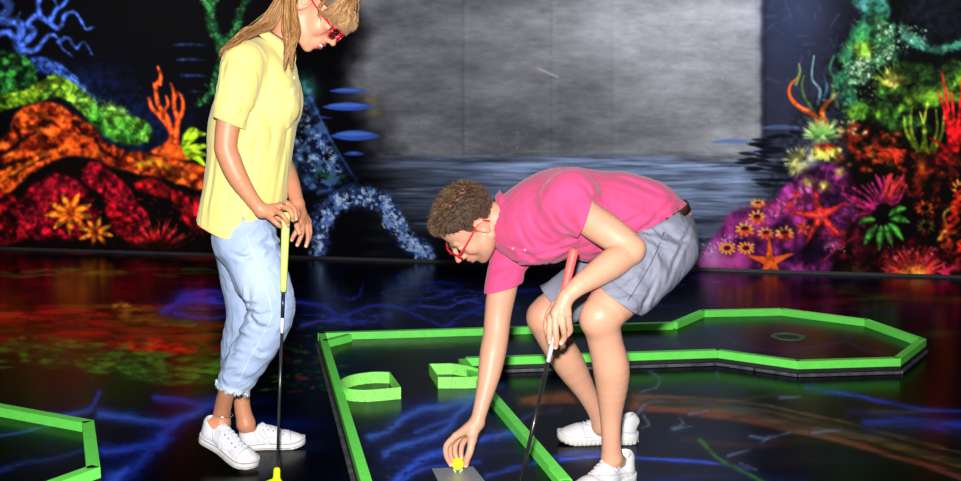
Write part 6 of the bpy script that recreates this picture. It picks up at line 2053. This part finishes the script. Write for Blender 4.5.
    M_s = mat('grey_cotton', attr='paint', rough=.88, spec=.15, noise=.08, nscale=200, bump=.3, bscale=800, bdist=.0008)
    M_s2 = mat('grey_seam', L3(84, 86, 100), rough=.9, noise=.2, nscale=200)
    so = grow('shorts', shell(Jn, .0065, jcut, jf), (.16, 3.04, .40), (.90, 4.0, 1.02), .0030, M_s, T, jcol)
    seam('side_seam', [(664, 232), (656, 252), (647, 270), (636, 288), (628, 300)], .0018, M_s2, so, fn=js)
    seam('pocket_edge', [(652, 228), (662, 238), (668, 240)], .0018, M_s2, so, fn=js)
    seam('belt_loop', [(677, 208), (681, 216), (683, 222)], .0035, M_s2, so, fn=js)
    # belt
    V_, F_ = [], []
    cb = P(659, 215, 3.6); axb = pw[1]; e1 = unit(P(682, 203, 3.6) - P(628, 226, 3.6)); e2 = np.array([0, 1., 0])
    for i in range(49):
        a = 2 * math.pi * i / 48
        for dz_ in (-.016, .010):
            V_.append(cb + e1 * math.cos(a) * .106 + e2 * math.sin(a) * .142 + axb * (dz_ - .002))
    for i in range(48): F_.append((2*i, 2*i+2, 2*i+3, 2*i+1))
    bo = quads_obj('belt', V_, F_, mat('brown_leather_belt', L3(58, 34, 24), rough=.4, noise=.2, nscale=80), T)
    sm = bo.modifiers.new('thickness', 'SOLIDIFY'); sm.thickness = .004
    # shoes
    shoe1, Hf, X, U1 = make_shoe(T, MS[0][0], MS[0][1], (0, 0, 1), 1, 'runner', .300, 'white leather shoe at the bottom edge')
    shoe2, Hf2, X2, U2 = make_shoe(T, MS[1][0], MS[1][1], (0, 0, 1), 1, 'runner', .300, 'white leather shoe further back')
    # small woven flag-like mark on the tongue of the near shoe
    for (fr, U_, par) in ((X, U1, shoe1),):
        def tp(x, y):
            zs = np.arange(.125, .03, -.001); pp = np.array([fr(x, y, z) for z in zs]); d = U_(pp); kk = np.nonzero(d < 0)[0]
            return fr(x, y, zs[kk[0]] + .0012) if len(kk) else fr(x, y, .09)
        def patch(name, xs, ys, m, lift=0.0):
            V_, F_ = [], []
            for i in range(5):
                for j in range(5): V_.append(tp(xs[0] + (xs[1] - xs[0]) * i / 4, ys[0] + (ys[1] - ys[0]) * j / 4) + np.array([0, -lift * .5, lift]))
            for i in range(4):
                for j in range(4): F_.append((i*5+j, i*5+j+1, i*5+j+6, i*5+j+5))
            return quads_obj(name, V_, F_, m, par, True)
        patch('tongue_label', (.088, .108), (-.013, .013), mat('label_white', (.8, .8, .82), rough=.6), .0008)
        patch('label_mark', (.091, .098), (-.010, .010), mat('label_navy', L3(40, 46, 96), rough=.6), .0016)
        patch('label_stripe', (.099, .102), (-.010, .010), mat('label_red', L3(190, 50, 60), rough=.6), .0016)
    glasses(T, H, L3(214, 18, 34), (.9, .88, .9), lensw=.052, lensh=.032, label='red framed glasses')
    # hair
    k = H.sc
    Sc = Shape(); Sc.group(.02, .01)
    Sc.ell(H.p(-.018, 0, .044), np.array((.098, .077, .082)) * k, H.M)
    Sc.ell(H.p(.034, 0, .060), np.array((.060, .0725, .062)) * k, H.M)
    def hairline(x): return np.interp(x, [-.12, -.075, -.045, -.03, -.012, .006, .016, .03, .05, .075, .1], [-.055, -.050, -.030, .018, .030, -.006, -.006, .044, .058, .086, .100])
    def hfn(p):
        qq = H.inv(p); x, y, z = qq[..., 0], qq[..., 1], qq[..., 2]
        return np.maximum(Sc(p) + .002 * np.sin(y * 500 + x * 90) , hairline(x) - z)
    hcol = lambda V: np.tile(np.array(L3(56, 38, 26)), (len(V), 1)) * (1 + .8 * n3(V, 70, 4)[:, None])
    hc = grow('hair', hfn, H.o - .17, H.o + .17, .0028, mat('short_hair_mass', attr='paint', rough=.6, spec=.3), T, hcol)
    pal = [L3(78, 52, 32), L3(52, 33, 20), L3(102, 72, 46), L3(32, 20, 13), L3(132, 100, 70)]
    st = []
    n_ = 0
    while n_ < 9000:
        d = unit([R.gauss(0, 1) for _ in range(3)])
        x, y, z = -.018 + d[0] * .098, d[1] * .077, .046 + d[2] * .086
        if d[0] > .5 and R.random() < .6: x, y, z = .036 + d[0] * .050, d[1] * .064, .060 + d[2] * .052
        if z < hairline(x) + .002: continue
        n_ += 1
        rt = H.p(x, y, z)
        out = H.M @ d
        top_ = np.clip((z - .06) / .06, 0, 1)
        grow_dir = unit(out * (.35 + .55 * top_) + H.f * (.75 * top_ + .15) + H.u * (-.45 * (1 - top_)) - H.f * (.5 * (1 - top_)) + np.array([R.gauss(0, .22) for _ in range(3)]))
        l = (.007 + .017 * top_) * R.uniform(.6, 1.25)
        st.append((rt, out, grow_dir, l, R.choice(pal)))
    rts = np.array([a[0] for a in st]); dd = Sc(rts)
    st = [([a[0] - a[1] * (d_ + .001), a[0] - a[1] * d_ + (a[1] * .4 + a[2] * .6) * a[3] * .5, a[0] - a[1] * d_ + a[2] * a[3]], a[4]) for a, d_ in zip(st, dd)]
    hair_strands('hair_strands', hc, st, .0008, None, rough=.5, seg=3)
    # his putter
    Pt = thing('putter', (club_foot[0], club_foot[1], 0), 'putter with coral red grip and black shaft held in the crouching man\'s hand', 'putter')
    V_, F_ = [], []
    tube(V_, F_, [on_club(322), on_club(318), on_club(290), on_club(252), club_top, club_top + ax * .004], [.0095, .0105, .0122, .0150, .0150, .009], 16)
    quads_obj('grip', V_, F_, mat('coral_rubber_grip', L3(238, 92, 84), rough=.55, noise=.04, nscale=60, bump=.2, bscale=300), Pt)
    V_, F_ = [], []
    tube(V_, F_, [on_club(362), on_club(322)], [.0066, .0076], 12)
    V2, F2 = [], []
    tube(V2, F2, [club_foot + ax * .03, on_club(362)], [.0056, .0064], 12)
    sf = quads_obj('shaft', V2, F2, mat('black_shaft', (.012, .012, .014), rough=.2, spec=.6), Pt)
    w_ = quads_obj('shaft_band', V_, F_, mat('silver_shaft_band', (.75, .75, .78), rough=.3, metal=.2), sf); w_['label'] = 'silver upper shaft'
    K = Shape(); K.group(.006, .006)
    fx = club_foot
    K.cap(fx + ax * .055, fx + ax * .015, .0115, .0125)
    K.cap(fx + np.array([.01, -.01, .012]), fx + np.array([-.05, -.055, .012]), .017, .020)
    grow('club_head', lambda p: np.maximum(K(p), BED_Z + .001 - p[..., 2]), fx - .12, fx + .12, .0025, mat('coral_red_plastic', L3(230, 60, 60), rough=.35, spec=.5), Pt)
man()
